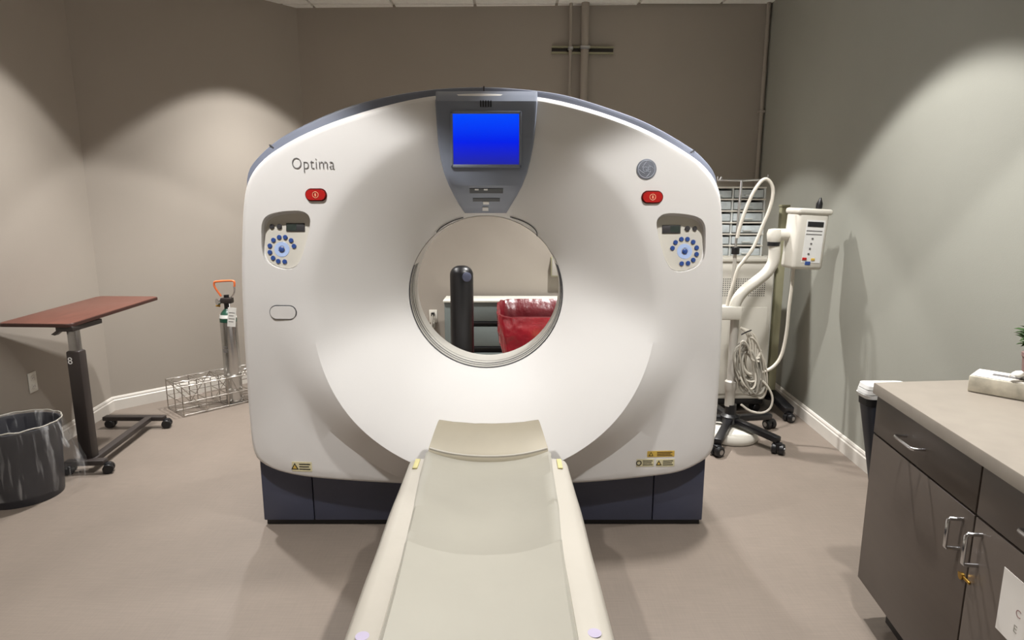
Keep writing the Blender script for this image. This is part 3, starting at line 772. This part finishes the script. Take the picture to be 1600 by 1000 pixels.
for k, (z, w) in enumerate(((.42, .05), (.40, .07), (.385, .05))):
    pts = []
    lathe('stamped_print', [(.0587, 0), (.0592, .001), (.0592, .009), (.0587, .010)], 'grey_text', OX, seg=32, loc=T + Vector((0, 0, z)), close=False) if False else None
    secs = []
    for i in range(7):
        a = -PI / 2 - .25 - w * 6 + w * 12 * i / 6
        secs.append([T + Vector((r * math.cos(a), r * math.sin(a), z + dz)) for r, dz in ((.0583, 0), (.0592, 0), (.0592, .008), (.0583, .008))])
    loft('stamped_print', secs, 'grey_text', OX)

# wall outlets
def outlet(name, c, d, label, plug=False):
    inn = Vector((d.y, -d.x, 0))
    o = thing(name, c, label, 'outlet')
    M = frame(c, d, (0, 0, 1))   # ez = d x z = inward
    put('face_plate', boxmesh('face_plate', (-.036, -.058, .0005), (.036, .058, .007), 'white_plastic', .003, M=M), o)
    for s in (-1, 1):
        put('socket', boxmesh('socket', (-.017, s * .024 - .014, .006), (.017, s * .024 + .014, .0085), 'trim_white', .003, M=M), o)
        for k in (-1, 1): put('socket_slot', boxmesh('socket_slot', (k * .007 - .001, s * .024 - .006, .008), (k * .007 + .001, s * .024 + .006, .0088), 'ink', M=M), o)
    return M
q = onZ(50, 597, 0); d = (B - A).normalized()
# intersect the pixel ray with the left wall
r = ray(50, 597); t = -2.341 / (r.x + .123 * r.y); c = Vector((r.x * t, r.y * t, CH + r.z * t))
outlet('wall_outlet', c, d, 'white wall outlet low on the left wall behind the bedside table')
dbk = (D - C_).normalized()
def backpt(px, py, off=0):
    nrm = Vector((dbk.y, -dbk.x, 0)); r = ray(px, py); t = (C_.dot(nrm)) / (Vector((r.x, r.y, 0)).dot(nrm)); return Vector((r.x * t, r.y * t, CH + r.z * t)) + nrm * off
c = backpt(677, 494)
M = outlet('wall_outlet', c, dbk, 'white wall outlet on the back wall, seen through the bore, with a plug in it')
PG = thing('power_cord', c + Vector((0, -.05, -.3)), 'grey power cord with black plug hanging from the outlet seen through the bore', 'cord')
put('plug', boxmesh('plug', (-.014, .006, .009), (.014, .036, .04), 'black', .004, M=M), PG)
put('plug', boxmesh('plug', (-.016, -.10, .009), (.016, -.055, .045), 'white_plastic', .006, M=M), PG)
tube('cord', [c + Vector(v) for v in ((0, -.04, .02), (0, -.055, -.03), (-.005, -.06, -.12), (.01, -.06, -.2), (.03, -.07, -.3), (.06, -.07, -.42), (.07, -.07, -.455))], .006, 'cable_grey', PG, seg=7, spline=5)
tube('cord', [c + Vector(v) for v in ((.0, -.05, -.07), (-.02, -.06, -.15), (-.03, -.06, -.3), (-.02, -.08, -.45), (.0, -.1, -.47))], .005, 'key_grey', PG, seg=7, spline=5)

# conduits and strut on the back wall
p0, p1 = backpt(862, 79, .02), backpt(958, 80, .02)
ST = thing('strut_channel', (p0 + p1) / 2, 'short horizontal steel strut channel high on the back wall', 'channel')
L = (p1 - p0).length; M = frame((p0 + p1) / 2, p1 - p0, (0, 0, 1))
put('channel_back', boxmesh('channel_back', (-L / 2, -.026, -.019), (L / 2, .026, -.012), 'dark_brown_metal', M=M), ST)
for s in (-1, 1): put('channel_flange', boxmesh('channel_flange', (-L / 2, s * .022 - .006, -.018), (L / 2, s * .022 + .006, .018), 'olive_metal', .002, M=M), ST)
for px, r, lab in ((890.5, .013, 'thin painted conduit pipe on the back wall, crossing the strut'), (912.5, .032, 'thick painted conduit pipe on the back wall, crossing the strut')):
    q = backpt(px, 79, .055 + r * .4); cn = thing('conduit_pipe', (q.x, q.y, 0), lab, 'pipe')
    tube('pipe', [(q.x, q.y, 1.2), (q.x, q.y, CEIL - .007)], r, 'wall_taupe', cn, seg=14)
    box('pipe_clamp', (q.x - r - .008, q.y - r - .005, 2.69), (q.x + r + .008, q.y + r + .006, 2.715), 'steel', cn, bev=.003)
q = backpt(1200, 12, .03); q2 = backpt(1180, 240, .03)
cn = thing('conduit_pipe', (q.x, q.y, 0), 'slim painted conduit pipe running down beside the right back corner', 'pipe')
tube('pipe', [(q.x - .005, q.y, .1), (q.x - .005, q.y, CEIL - .007)], .016, 'wall_taupe', cn, seg=12)
for z in (.9, 2.2): box('pipe_clamp', (q.x - .03, q.y - .02, z), (q.x + .02, q.y + .035, z + .02), 'wall_taupe', cn, bev=.002)
# small grey wall box seen through the bore
a = backpt(858, 432, 0); b_ = backpt(895, 400, 0)
WB = thing('wall_box', (a + b_) / 2, 'small grey box on the back wall at the right rim of the bore', 'box')
M = frame((a + b_) / 2, dbk, (0, 0, 1)); w = (b_ - a).length * .5
put('box_body', boxmesh('box_body', (-.09, -.085, .0), (.11, .085, .06), 'olive_metal', .006, M=M), WB)
put('box_lid', boxmesh('box_lid', (-.08, -.075, .06), (.10, .075, .066), 'grey_metal', .003, M=M), WB)

# ------------------------------------------------------------------ behind the scanner, seen through the bore
YBn = 5.12
a = onY(694, 467, YBn)
BN = thing('drawer_bench', (.25, YBn + .2, 0), 'slate grey drawer bench with pale top, seen through the bore', 'cabinet')
zt = a.z
box('bench_top', (a.x - .01, YBn - .012, zt - .03), (1.15, YBn + .26, zt - .012), 'bench_top', BN, bev=.004)
box('bench_side', (a.x, YBn, 0), (a.x + .05, YBn + .26, zt - .03), 'slate', BN, bev=.003)
box('bench_side', (1.09, YBn, 0), (1.14, YBn + .26, zt - .03), 'slate', BN, bev=.003)
box('bench_back', (a.x + .05, YBn + .03, .05), (1.09, YBn + .26, zt - .03), 'black', BN)
zz = [zt - .03] + [onY(760, y, YBn).z for y in (502, 510, 541, 551)] + [.05]
for z1, z0 in ((zz[0], zz[1]), (zz[2], zz[3]), (zz[4], zz[5])):
    dr = box('drawer_front', (a.x + .052, YBn - .002, z0), (1.088, YBn + .03, z1 - .002), 'slate', BN, bev=.004)
    box('pull_rail', (a.x + .06, YBn - .008, z0 - .02), (1.08, YBn + .02, z0 - .004), 'black', dr, bev=.003)
# black rounded post
c = onY(721, 415, 4.0); rr = 18.2 / F * 4.02
PO = thing('padded_post', (c.x, 4.0, 0), 'black upright post with rounded top standing behind the scanner bore', 'post')
prof = [(.002, .02), (rr, .02), (rr, c.z - .06)] + [(rr - .06 + .06 * math.cos(t), c.z - .06 + .06 * math.sin(t)) for t in [PI / 2 * k / 8 for k in range(1, 9)]] + [(.002, c.z)]
lathe('post_body', prof, 'black_gloss', PO, seg=36, loc=(c.x, 4.0, 0))
lathe('post_foot', [(.002, 0), (.16, 0), (.16, .015), (.1, .03), (.002, .03)], 'black', PO, seg=36, loc=(c.x, 4.0, 0))
lathe('side_knob', [(.002, 0), (.03, 0), (.03, .012), (.02, .016), (.002, .016)], 'base_navy', PO, seg=20, loc=(c.x + .036, 4.0 - rr * .86, c.z - .065), axis=(.45, -.9, 0))
# red bag in a bin frame
RBn = thing('red_bag_bin', (.16, 4.4, 0), 'waste bin lined with a glossy red plastic bag behind the scanner', 'bin')
zt = onY(820, 481, 4.4).z
xl, xr = onY(777, 480, 4.2).x, onY(905, 480, 4.2).x
xc, hw = (xl + xr) / 2, (xr - xl) / 2
def bag_ring(z, sx, sy, amp, k, tilt=0):
    out = []
    for j in range(120):
        w = 2 * PI * j / 120; cxx, syy = math.cos(w), math.sin(w)
        e = .42
        x = math.copysign(abs(cxx) ** e, cxx) * sx; y = math.copysign(abs(syy) ** e, syy) * sy
        nn = .8 * noise.noise(Vector((cxx * 3.4, syy * 3.4, z * 5 + k))) + 1.1 * (.35 - abs(noise.noise(Vector((x * 11 + z * 4, y * 11, z * 7 + k))))) + .7 * (.3 - abs(noise.noise(Vector((x * 24, y * 24 + 3, z * 16 + k)))))
        out.append(Vector((xc + x * (1 + amp * nn), 4.4 + y * (1 + amp * nn), z + tilt * y / .2 + .012 * amp * 20 * noise.noise(Vector((cxx * 4, syy * 4, k))))))
    return out
secs = []
for i in range(25):
    u = i / 24; z = zt - .40 * (1 - u)
    secs.append(bag_ring(z, hw * (.82 + .2 * math.sin(u * 1.6)), .15 + .05 * math.sin(u * 1.6), .07 - .03 * u, 0, .035 * u ** 3))
loft('bag_outside', secs, 'red_bag', RBn, caps=False, smooth=180)
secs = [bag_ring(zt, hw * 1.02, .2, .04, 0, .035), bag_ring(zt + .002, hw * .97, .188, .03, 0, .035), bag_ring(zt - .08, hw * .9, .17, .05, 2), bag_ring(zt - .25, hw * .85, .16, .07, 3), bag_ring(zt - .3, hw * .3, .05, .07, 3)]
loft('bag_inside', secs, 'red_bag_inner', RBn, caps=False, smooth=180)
box('bin_body', (xc - hw * .8, 4.26, 0), (xc + hw * .8, 4.54, zt - .32), 'black', RBn, bev=.02)
box('cardboard_box', (xc - .03, 4.02, 0), (xc + .25, 4.16, onY(820, 541, 4.02).z), 'cardboard', bev=.003, label='brown cardboard box in front of the red bag bin', cat='box')

# ------------------------------------------------------------------ white cart with drawer organiser, right of the gantry
CY = 4.25
q = onY(1206, 520, CY); xr = q.x - .015
zt = onY(1170, 402, CY).z
CA = thing('equipment_cart', (1.5, CY + .2, 0), 'tall white cart with a perforated front beside the scanner', 'cart')
xl = 1.18
secs = []
box('cart_body', (xl, CY, .10), (xr, CY + .40, zt - .03), 'white_plastic', CA, bev=.012)
box('cart_top', (xl - .015, CY - .015, zt - .03), (xr + .015, CY + .41, zt), 'white_plastic', CA, bev=.008)
za, zb = onY(1170, 462, CY).z, onY(1170, 436, CY).z
V = []; Fc = []
for i in range(34):
    for j in range(9):
        x = xl + .06 + (xr - xl - .12) * i / 33; z = za + (zb - za) * j / 8
        b0 = len(V)
        for k in range(6):
            a = 2 * PI * k / 6; V.append((x + .0042 * math.cos(a), CY - .001, z + .0042 * math.sin(a)))
        Fc.append(tuple(range(b0, b0 + 6)))
o = put('vent_holes', mesh('vent_holes', V, Fc, 'key_grey', fix=False), CA); o['kind'] = 'stuff'
za2 = onY(1170, 480, CY).z
box('front_panel', (xl + .03, CY - .008, .14), (xr - .03, CY + .004, za2), 'white_plastic', CA, bev=.003)
box('cart_base', (xl + .01, CY + .005, .06), (xr - .01, CY + .39, .1), 'black', CA, bev=.006)
for x in (xl + .05, xr - .05):
    for y in (CY + .05, CY + .35): caster(CA, x, y, 0, .3, 1.1)
# organiser standing on it
zo = zt; zo2 = onY(1160, 293, CY + .04).z
oxl, oxr = 1.27, onY(1194, 340, CY + .04).x
OR = thing('drawer_organizer', ((oxl + oxr) / 2, CY + .17, zo), 'translucent grey small-parts drawer unit on top of the white cart', 'organizer')
box('organizer_back', (oxl, CY + .27, zo + .001), (oxr, CY + .285, zo2), 'clear_grey', OR)
for x in (oxl, oxr - .012): box('organizer_side', (x, CY + .035, zo + .001), (x + .012, CY + .285, zo2), 'clear_grey', OR, bev=.002)
box('organizer_divider', ((oxl + oxr) / 2 - .005, CY + .04, zo + .001), ((oxl + oxr) / 2 + .005, CY + .28, zo2), 'clear_grey', OR)
NRW = 6; hh = (zo2 - zo) / NRW
for k in range(NRW + 1):
    z = zo + k * hh; box('organizer_shelf', (oxl, CY + .03, max(z - .006, zo + .001)), (oxr, CY + .28, max(z + .004, zo + .008)), 'white_plastic', OR, bev=.001)
for k in range(NRW):
    for s in range(2):
        x0 = oxl + .016 + s * (oxr - oxl) / 2 - (.006 if s else 0); x1 = x0 + (oxr - oxl) / 2 - .026; z0 = zo + k * hh + .010; z1 = zo + (k + 1) * hh - .012
        drw = box('organizer_drawer', (x0, CY + .04, z0), (x1, CY + .26, z1 - .002 - .006 * ((k + s) % 2)), 'clear_front', OR, bev=.003)
        box('drawer_pull', ((x0 + x1) / 2 - .03, CY + .022, z0 + .012), ((x0 + x1) / 2 + .03, CY + .041, z0 + .02), 'clear_grey', drw, bev=.002)

# olive mobile stand in the corner
px_ = onY(1219, 470, 4.32); OS = thing('mobile_stand', (px_.x - .03, 4.32, 0), 'olive metal post stand on black wheeled feet by the sage wall', 'stand')
X = px_.x - .02
box('post', (X - .026, 4.30, .09), (X + .026, 4.345, 1.44), 'olive_metal', OS, bev=.004)
box('post_cap', (X - .03, 4.296, 1.44), (X + .03, 4.349, 1.455), 'olive_metal', OS, bev=.003)
for p, q in ((Vector((X, 4.32, .13)), Vector((X + .03, 4.06, .075))), (Vector((X, 4.32, .13)), Vector((X + .03, 4.60, .075)))):
    bar('foot', p, q, .07, .05, 'black', OS, bev=.01); caster(OS, q.x, q.y, 0, .5, 1.15, cap=True)
lathe('foot_hub', [(.002, .08), (.036, .08), (.038, .12), (.032, .15), (.002, .15)], 'black', OS, seg=20, loc=(X, 4.32, 0))

# ------------------------------------------------------------------ injector stand
SX, SY = 1.39, 3.80
IS = thing('injector_stand', (SX, SY, 0), 'white injector on a wheeled stand with a black star base and bent arm', 'stand')
lathe('hub', [(.002, .09), (.055, .09), (.06, .10), (.06, .135), (.035, .15), (.035, .21), (.002, .21)], 'black', IS, seg=24, loc=(SX, SY, 0))
tips = [(1.578, 3.50), (1.205, 3.47), (1.70, 3.93), (1.10, 3.92), (1.40, 4.14)]
for x, y in tips:
    bar('star_leg', Vector((SX, SY, .115)), Vector((x, y, .085)), .05, .04, 'black', IS, bev=.01)
    caster(IS, x, y, 0, random.uniform(0, 3), 1.25, cap=True)
zc = onY(1140, 489, SY).z
lathe('column', [(.002, .2), (.03, .2), (.03, .30), (.036, .31), (.036, .36), (.026, .37), (.026, zc - .01), (.002, zc - .01)], 'grey_metal', IS, seg=20, loc=(SX - .01, SY, 0))
a = onY(1098, 500, SY - .04); b_ = onY(1159, 479, SY - .04)
box('clamp_block', (a.x, SY - .05, a.z), (b_.x, SY + .05, b_.z), 'white_plastic', IS, bev=.01)
AY = SY - .01
arm_px = [(1146, 485), (1151, 470), (1162, 455), (1180, 441), (1197, 427), (1207, 412), (1210, 395), (1210, 378)]
tube('bent_arm', [onY(x, y, AY) for x, y in arm_px], .034, 'white_plastic', IS, seg=14, spline=5)
q = onY(1209, 381, AY)
lathe('arm_collar', [(.002, -.012), (.037, -.012), (.037, .012), (.002, .012)], 'black', IS, seg=20, loc=q)
lathe('elbow', [(.002, .0), (.036, .0), (.042, .02), (.044, .05), (.036, .075), (.002, .08)], 'white_plastic', IS, seg=20, loc=q + Vector((0, 0, .012)))
q2 = q + Vector((0, 0, .055))
lathe('swivel', [(.002, -.02), (.034, -.02), (.036, .0), (.036, .07), (.028, .09), (.028, .13), (.002, .13)], 'white_plastic', IS, seg=20, loc=q2, axis=(1, -.05, 0))
# powered head: slightly leaning box
hc = onY(1257, 376, AY - .02)
Mh = frame(hc, (1, .12, -.05), (.13, 0, 1))
hw_, hh_ = .098, .168
head = put('injector_head', boxmesh('injector_head', (-hw_, -hh_, -.07), (hw_, hh_, .07), 'white_plastic', .022, 4, M=Mh), IS, label='white injector head with a small control face')
put('head_cap', boxmesh('head_cap', (-hw_ - .006, hh_ - .012, -.076), (hw_ + .012, hh_ + .022, .076), 'white_plastic', .012, 3, M=Mh), head)
put('face_sheet', boxmesh('face_sheet', (-.045, -.125, .0695), (.072, .125, .0712), 'white_label', .0, M=Mh), head)
put('readout', boxmesh('readout', (-.038, .085, .071), (.062, .115, .073), 'console_dark', .001, M=Mh), head)
for k in range(2): put('print_line', boxmesh('print_line', (-.04, .058 - k * .02, .071), (.06, .064 - k * .02, .0718), 'grey_text', M=Mh), head)
for k in range(4): put('face_key', boxmesh('face_key', (-.002 - k * .004, .012 - k * .03, .071), (.01 - k * .004, .022 - k * .03, .0735), 'grey_text', .001, M=Mh), head)
put('stop_key', boxmesh('stop_key', (-.044, -.112, .071), (-.016, -.096, .0745), 'red_button', .002, M=Mh), head)
put('start_key', boxmesh('start_key', (.012, -.112, .071), (.036, -.098, .0745), 'label_yellow', .002, M=Mh), head)
put('blue_tag', boxmesh('blue_tag', (-.022, -.14, .0695), (.012, -.118, .0722), 'key_blue', .001, M=Mh), head)
q = onY(1280, 322, AY)
lathe('black_knob', [(.002, -.035), (.014, -.035), (.018, -.01), (.018, .015), (.010, .035), (.005, .05), (.002, .05)], 'black', head, seg=14, loc=q, axis=(.1, 0, 1))
tube('head_cable', [onY(x, y, AY - .01 - k * .004) for k, (x, y) in enumerate([(1240, 418), (1237, 450), (1233, 480), (1229, 520), (1221, 555), (1207, 574), (1188, 582), (1170, 584), (1162, 575), (1160, 566)])], .0105, 'cable_cream', IS, seg=10, spline=5)
# thin pole with hooks on the stand
pxb, pyb = onY(1143, 480, SY + .03), onY(1149, 392, SY + .03)
tube('thin_pole', [pxb, pyb], .012, 'grey_metal', IS, seg=10)
lathe('pole_lock', [(.002, -.02), (.024, -.02), (.024, .02), (.002, .02)], 'black', IS, seg=16, loc=pyb)
top = onY(1156, 282, SY + .03)
tube('thin_pole', [pyb, Vector((pyb.x + .01, pyb.y, top.z))], .008, 'chrome', IS, seg=10)
topc = Vector((pyb.x + .01, pyb.y, top.z))
hl, hr = onY(1121, 281, SY + .03), onY(1196, 281, SY + .03)
tube('hook_bar', [hl + Vector((-.0, 0, .02)), hl, topc, hr, hr + Vector((.012, 0, .012)), hr + Vector((.014, 0, .03))], .006, 'chrome', IS, seg=8)
tube('hook_bar', [hl + Vector((.02, -.01, .018)), hl + Vector((.012, -.005, 0))], .006, 'chrome', IS, seg=8)
# fluid line draped over the hook
DY = SY - .02
tp = [(1152, 372), (1156, 355), (1165, 328), (1176, 303), (1188, 285), (1197, 280), (1205, 287), (1208, 301), (1203, 325), (1192, 352), (1178, 385), (1164, 405), (1153, 420), (1147, 440), (1140, 462), (1136, 478)]
tube('tubing_loop', [onY(x, y, DY) for x, y in tp], .011, 'cable_cream', seg=8, spline=4, label='cream tubing draped over the hook of the injector stand', cat='tube')
# coiled cables hanging on the column
CB = thing('cable_bundle', (SX + .09, SY - .06, .5), 'bundle of coiled grey and cream cables hanging on the injector stand', 'cable')
for k in range(13):
    a0 = random.uniform(0, 6); pts = []
    cxp, cyp = 1176 + random.uniform(-10, 9), 564 + random.uniform(-8, 18)
    rw, rh = random.uniform(9, 23), random.uniform(26, 50)
    for i in range(14):
        t = 2 * PI * i / 14
        pts.append(onY(cxp + rw * math.cos(t) + 6 * math.sin(t) , cyp + rh * math.sin(t), SY - .075 + .035 * math.sin(t + k) + k * .004))
    tube('cable_loop', pts, .0062, 'cable_grey' if k % 3 else 'cable_cream', CB, seg=6, closed=True, spline=3)
for k in range(4):
    t0 = 1160 + k * 8
    tube('cable_strand', [onY(x, y, SY - .085 + k * .004) for x, y in ((1157, 512), (1166 + k * 3, 520), (1172 + k * 4, 538), (1174 + k * 3, 560), (1186 + k, 565 - k * 6))], .0065, 'cable_cream', CB, seg=6, spline=4)
tube('cable_tie', [onY(1158, 523, SY - .1), onY(1166, 519, SY - .105), onY(1174, 516, SY - .1)], .004, 'black', CB, seg=6)
tube('cable_strand', [onY(x, y, SY - .06) for x, y in ((1186, 590), (1200, 605), (1207, 622), (1203, 638), (1190, 645), (1172, 642), (1158, 632))], .007, 'cable_cream', CB, seg=6, spline=5)
# small coils behind
for k in range(3):
    c = onY(1168 + k * 7, 602 + k * 3, SY - .04)
    tube('cable_loop', [c + Vector((.055 * math.cos(t), .02 * math.sin(t + k), .05 * math.sin(t))) for t in [2 * PI * i / 14 for i in range(14)]], .0055, 'cable_grey', CB, seg=6, closed=True, spline=2)
lathe('round_floor_pad', [(.002, .002), (.16, .002), (.168, .012), (.168, .045), (.155, .062), (.1, .068), (.002, .069)], 'white_plastic', seg=40, loc=(1.385, 3.77, 0), label='low white round weight on the floor under the star base', cat='weight')

# ------------------------------------------------------------------ base cabinet and worktop on the right
P = Vector((1.238, 2.04, 0)); cdv = Vector((-.126, -1, 0)).normalized(); cn_ = Vector((-1, .126, 0)).normalized()
def Cf(s, o, z): return P + cdv * s + cn_ * o + Vector((0, 0, z))
CM = frame(P, cdv, (0, 0, 1))     # ez = d x z ; cdv x z = (-1, .126) -> outward
CB_ = thing('base_cabinet', Cf(.58, -.3, 0), 'taupe base cabinet with two drawers and two doors against the sage wall', 'cabinet')
def cbox(nm, s0, s1, z0, z1, o0, o1, m, parent, bev=.002): return put(nm, boxmesh(nm, (s0, z0, o0), (s1, z1, o1), m, bev, M=CM), parent)
SE = 1.16
def plan(front_o, s0, s1, endgap):
    a = Cf(s0, front_o, 0); b_ = Cf(s1, front_o, 0)
    return [(a.x, a.y), (b_.x, b_.y), (RW(b_.y) - .02, b_.y), (RW(2.1) - .02, a.y + endgap)]
prism('carcass', plan(-.024, .0, SE - .02, .055), EX, (0, 1, 0), (0, 0, 0), .13, .822, 'cabinet_taupe', CB_, smooth=None)
prism('toe_kick', plan(-.09, .05, SE - .02, .05), EX, (0, 1, 0), (0, 0, 0), 0, .13, 'toe_dark', CB_, smooth=None)
G = .587
def uhandle(parent, s0, z0, s1, z1):
    a, b_ = (s0, z0), (s1, z1); o0, o1 = -.003, .033
    tube('handle', [Cf(a[0], o0, a[1]), Cf(a[0], o1 - .004, a[1]), Cf(a[0] + (b_[0] - a[0]) * .06, o1, a[1] + (b_[1] - a[1]) * .06), Cf(b_[0] - (b_[0] - a[0]) * .06, o1, b_[1] - (b_[1] - a[1]) * .06), Cf(b_[0], o1 - .004, b_[1]), Cf(b_[0], o0, b_[1])], .0052, 'chrome', parent, seg=8)
for s0, s1 in ((.002, G - .003), (G + .003, SE - .022)):
    d1 = cbox('drawer', s0, s1, .686, .815, -.024, -.003, 'cabinet_taupe', CB_)
    mid = (s0 + s1) / 2 - .02
    uhandle(d1, mid - .055, .752, mid + .055, .752)
    d2 = cbox('door', s0, s1, .14, .680, -.024, -.003, 'cabinet_taupe', CB_)
    hs = G - .045 if s1 < .7 else G + .035
    uhandle(d2, hs, .565, hs, .648)
lathe('door_lock', [(.002, 0), (.009, 0), (.009, .008), (.002, .008)], 'brass', CB_, seg=14, loc=Cf(G - .014, -.003, .505), axis=cn_)
put('lock_tongue', boxmesh('lock_tongue', (G - .03, .502, -.003), (G + .02, .509, .002), 'brass', .001, M=CM), CB_)
prism('worktop', plan(0.010, -.004, SE, .06), EX, (0, 1, 0), (0, 0, 0), .822, .86, 'counter_stone', bev=.004, label='pale stone-look worktop on the taupe base cabinet', cat='worktop')
PAP = thing('paper_notice', Cf(.84, -.002, .54), 'white paper notice taped on the right cabinet door', 'paper')
cbox('sheet', .716, .96, .462, .62, -.0028, -.0020, 'paper', PAP, 0)
put('notice_letters', textmesh('notice_letters', 'C', .026, 'pot_mauve', CM @ frame((.772, .535, -.0019), (1, 0, 0), (0, 1, 0)), .0003), PAP)
put('notice_letters', textmesh('notice_letters', 'E', .026, 'cable_grey', CM @ frame((.772, .495, -.0019), (1, 0, 0), (0, 1, 0)), .0003), PAP)
# tissue box on the worktop
q = onZ(1511, 611, .861); q2 = onZ(1600, 627, .861); ex = (q2 - q).normalized(); ey = Vector((-ex.y, ex.x, 0))
TB = thing('tissue_box', q + ex * .12 + ey * .06, 'cream marbled tissue box with a tissue sticking out, on the worktop', 'tissue box')
Mt = frame(q, ex, ey)
put('box_body', boxmesh('box_body', (0, 0, .0005), (.24, .12, .052), 'tissue_card', .003, M=Mt), TB)
put('box_top', boxmesh('box_top', (.004, .004, .052), (.236, .116, .0545), 'paper', .001, M=Mt), TB)
put('opening', boxmesh('opening', (.05, .045, .0545), (.19, .075, .055), 'grey_text', 0, M=Mt), TB)
V = []; Fc = []
for i in range(13):
    for j in range(7):
        u = i / 12; v = j / 6
        V.append(Mt @ Vector((.105 + .085 * u + .008 * math.sin(v * 5), .055 - .05 * v + .012 * math.sin(u * 9 + v * 3), .054 + .040 * math.sin(v * 2.5) * (.5 + .5 * math.sin(u * PI)) + .006 * math.sin(u * 14))))
for i in range(12):
    for j in range(6): Fc.append((i * 7 + j, i * 7 + j + 1, (i + 1) * 7 + j + 1, (i + 1) * 7 + j))
tm = put('tissue', mesh('tissue', V, Fc, 'tissue', 180), TB); sm = tm.modifiers.new('thick', 'SOLIDIFY'); sm.thickness = .002
# potted plant at the end of the worktop
q = onZ(1613, 597, .861); PL = thing('potted_plant', q, 'small green plant in a mauve pot at the end of the worktop', 'plant')
lathe('pot', [(.002, .001), (.030, .001), (.037, .085), (.040, .088), (.040, .10), (.034, .10), (.033, .085), (.002, .083)], 'pot_mauve', PL, seg=24, loc=q)
leaf = mesh('leaf', [(0, 0, 0), (.009, .014, .003), (0, .014, -.002), (-.009, .014, .003), (.006, .030, .002), (0, .030, -.002), (-.006, .030, .002), (0, .042, -.004)],
            [(0, 1, 2), (0, 2, 3), (1, 4, 5, 2), (2, 5, 6, 3), (4, 7, 5), (5, 7, 6)], 'leaf_green', 180)
for k in range(70):
    a = random.uniform(0, 2 * PI); el = random.uniform(-.3, 1.3); rr = random.uniform(.01, .032)
    put('leaf', leaf, PL, loc=q + Vector((rr * math.cos(a), rr * math.sin(a), .135 + random.uniform(-.02, .035) + .012 * el)), rot=(el, random.uniform(-.4, .4), a - PI / 2))
tube('stem', [q + Vector((0, 0, .08)), q + Vector((.003, 0, .16))], .004, 'leaf_green', PL, seg=6)
# slim dark bin with a white liner, hooked on the far end of the cabinet
TBn = thing('side_bin', (1.34, 2.16, .42), 'slim dark bin with white liner folds hooked on the far end of the cabinet', 'bin')
def brect(x0, x1, y0, y1, z): return [Vector(((x0 + x1) / 2 + u, (y0 + y1) / 2 + v, z)) for u, v in rrect(x1 - x0, y1 - y0, .02, 4)]
loft('bin_body', [brect(1.33, 1.40, 2.125, 2.19, .42), brect(1.268, 1.42, 2.12, 2.20, .745)], 'bin_navy', TBn, smooth=40)
loft('bin_rim', [brect(1.264, 1.42, 2.12, 2.20, .745), brect(1.262, 1.42, 2.12, 2.20, .772)], 'black', TBn, smooth=40)
for k in range(3):
    z = .773 + k * .017
    loft('liner_fold', [brect(1.258 - .004 * (k == 1), 1.42, 2.12, 2.20, z), brect(1.252 + .005 * k, 1.42, 2.12, 2.20, z + .014)], 'white_label', TBn, smooth=40)
box('hanging_bracket', (1.30, 2.046, .70), (1.38, 2.125, .735), 'black', TBn, bev=.003)
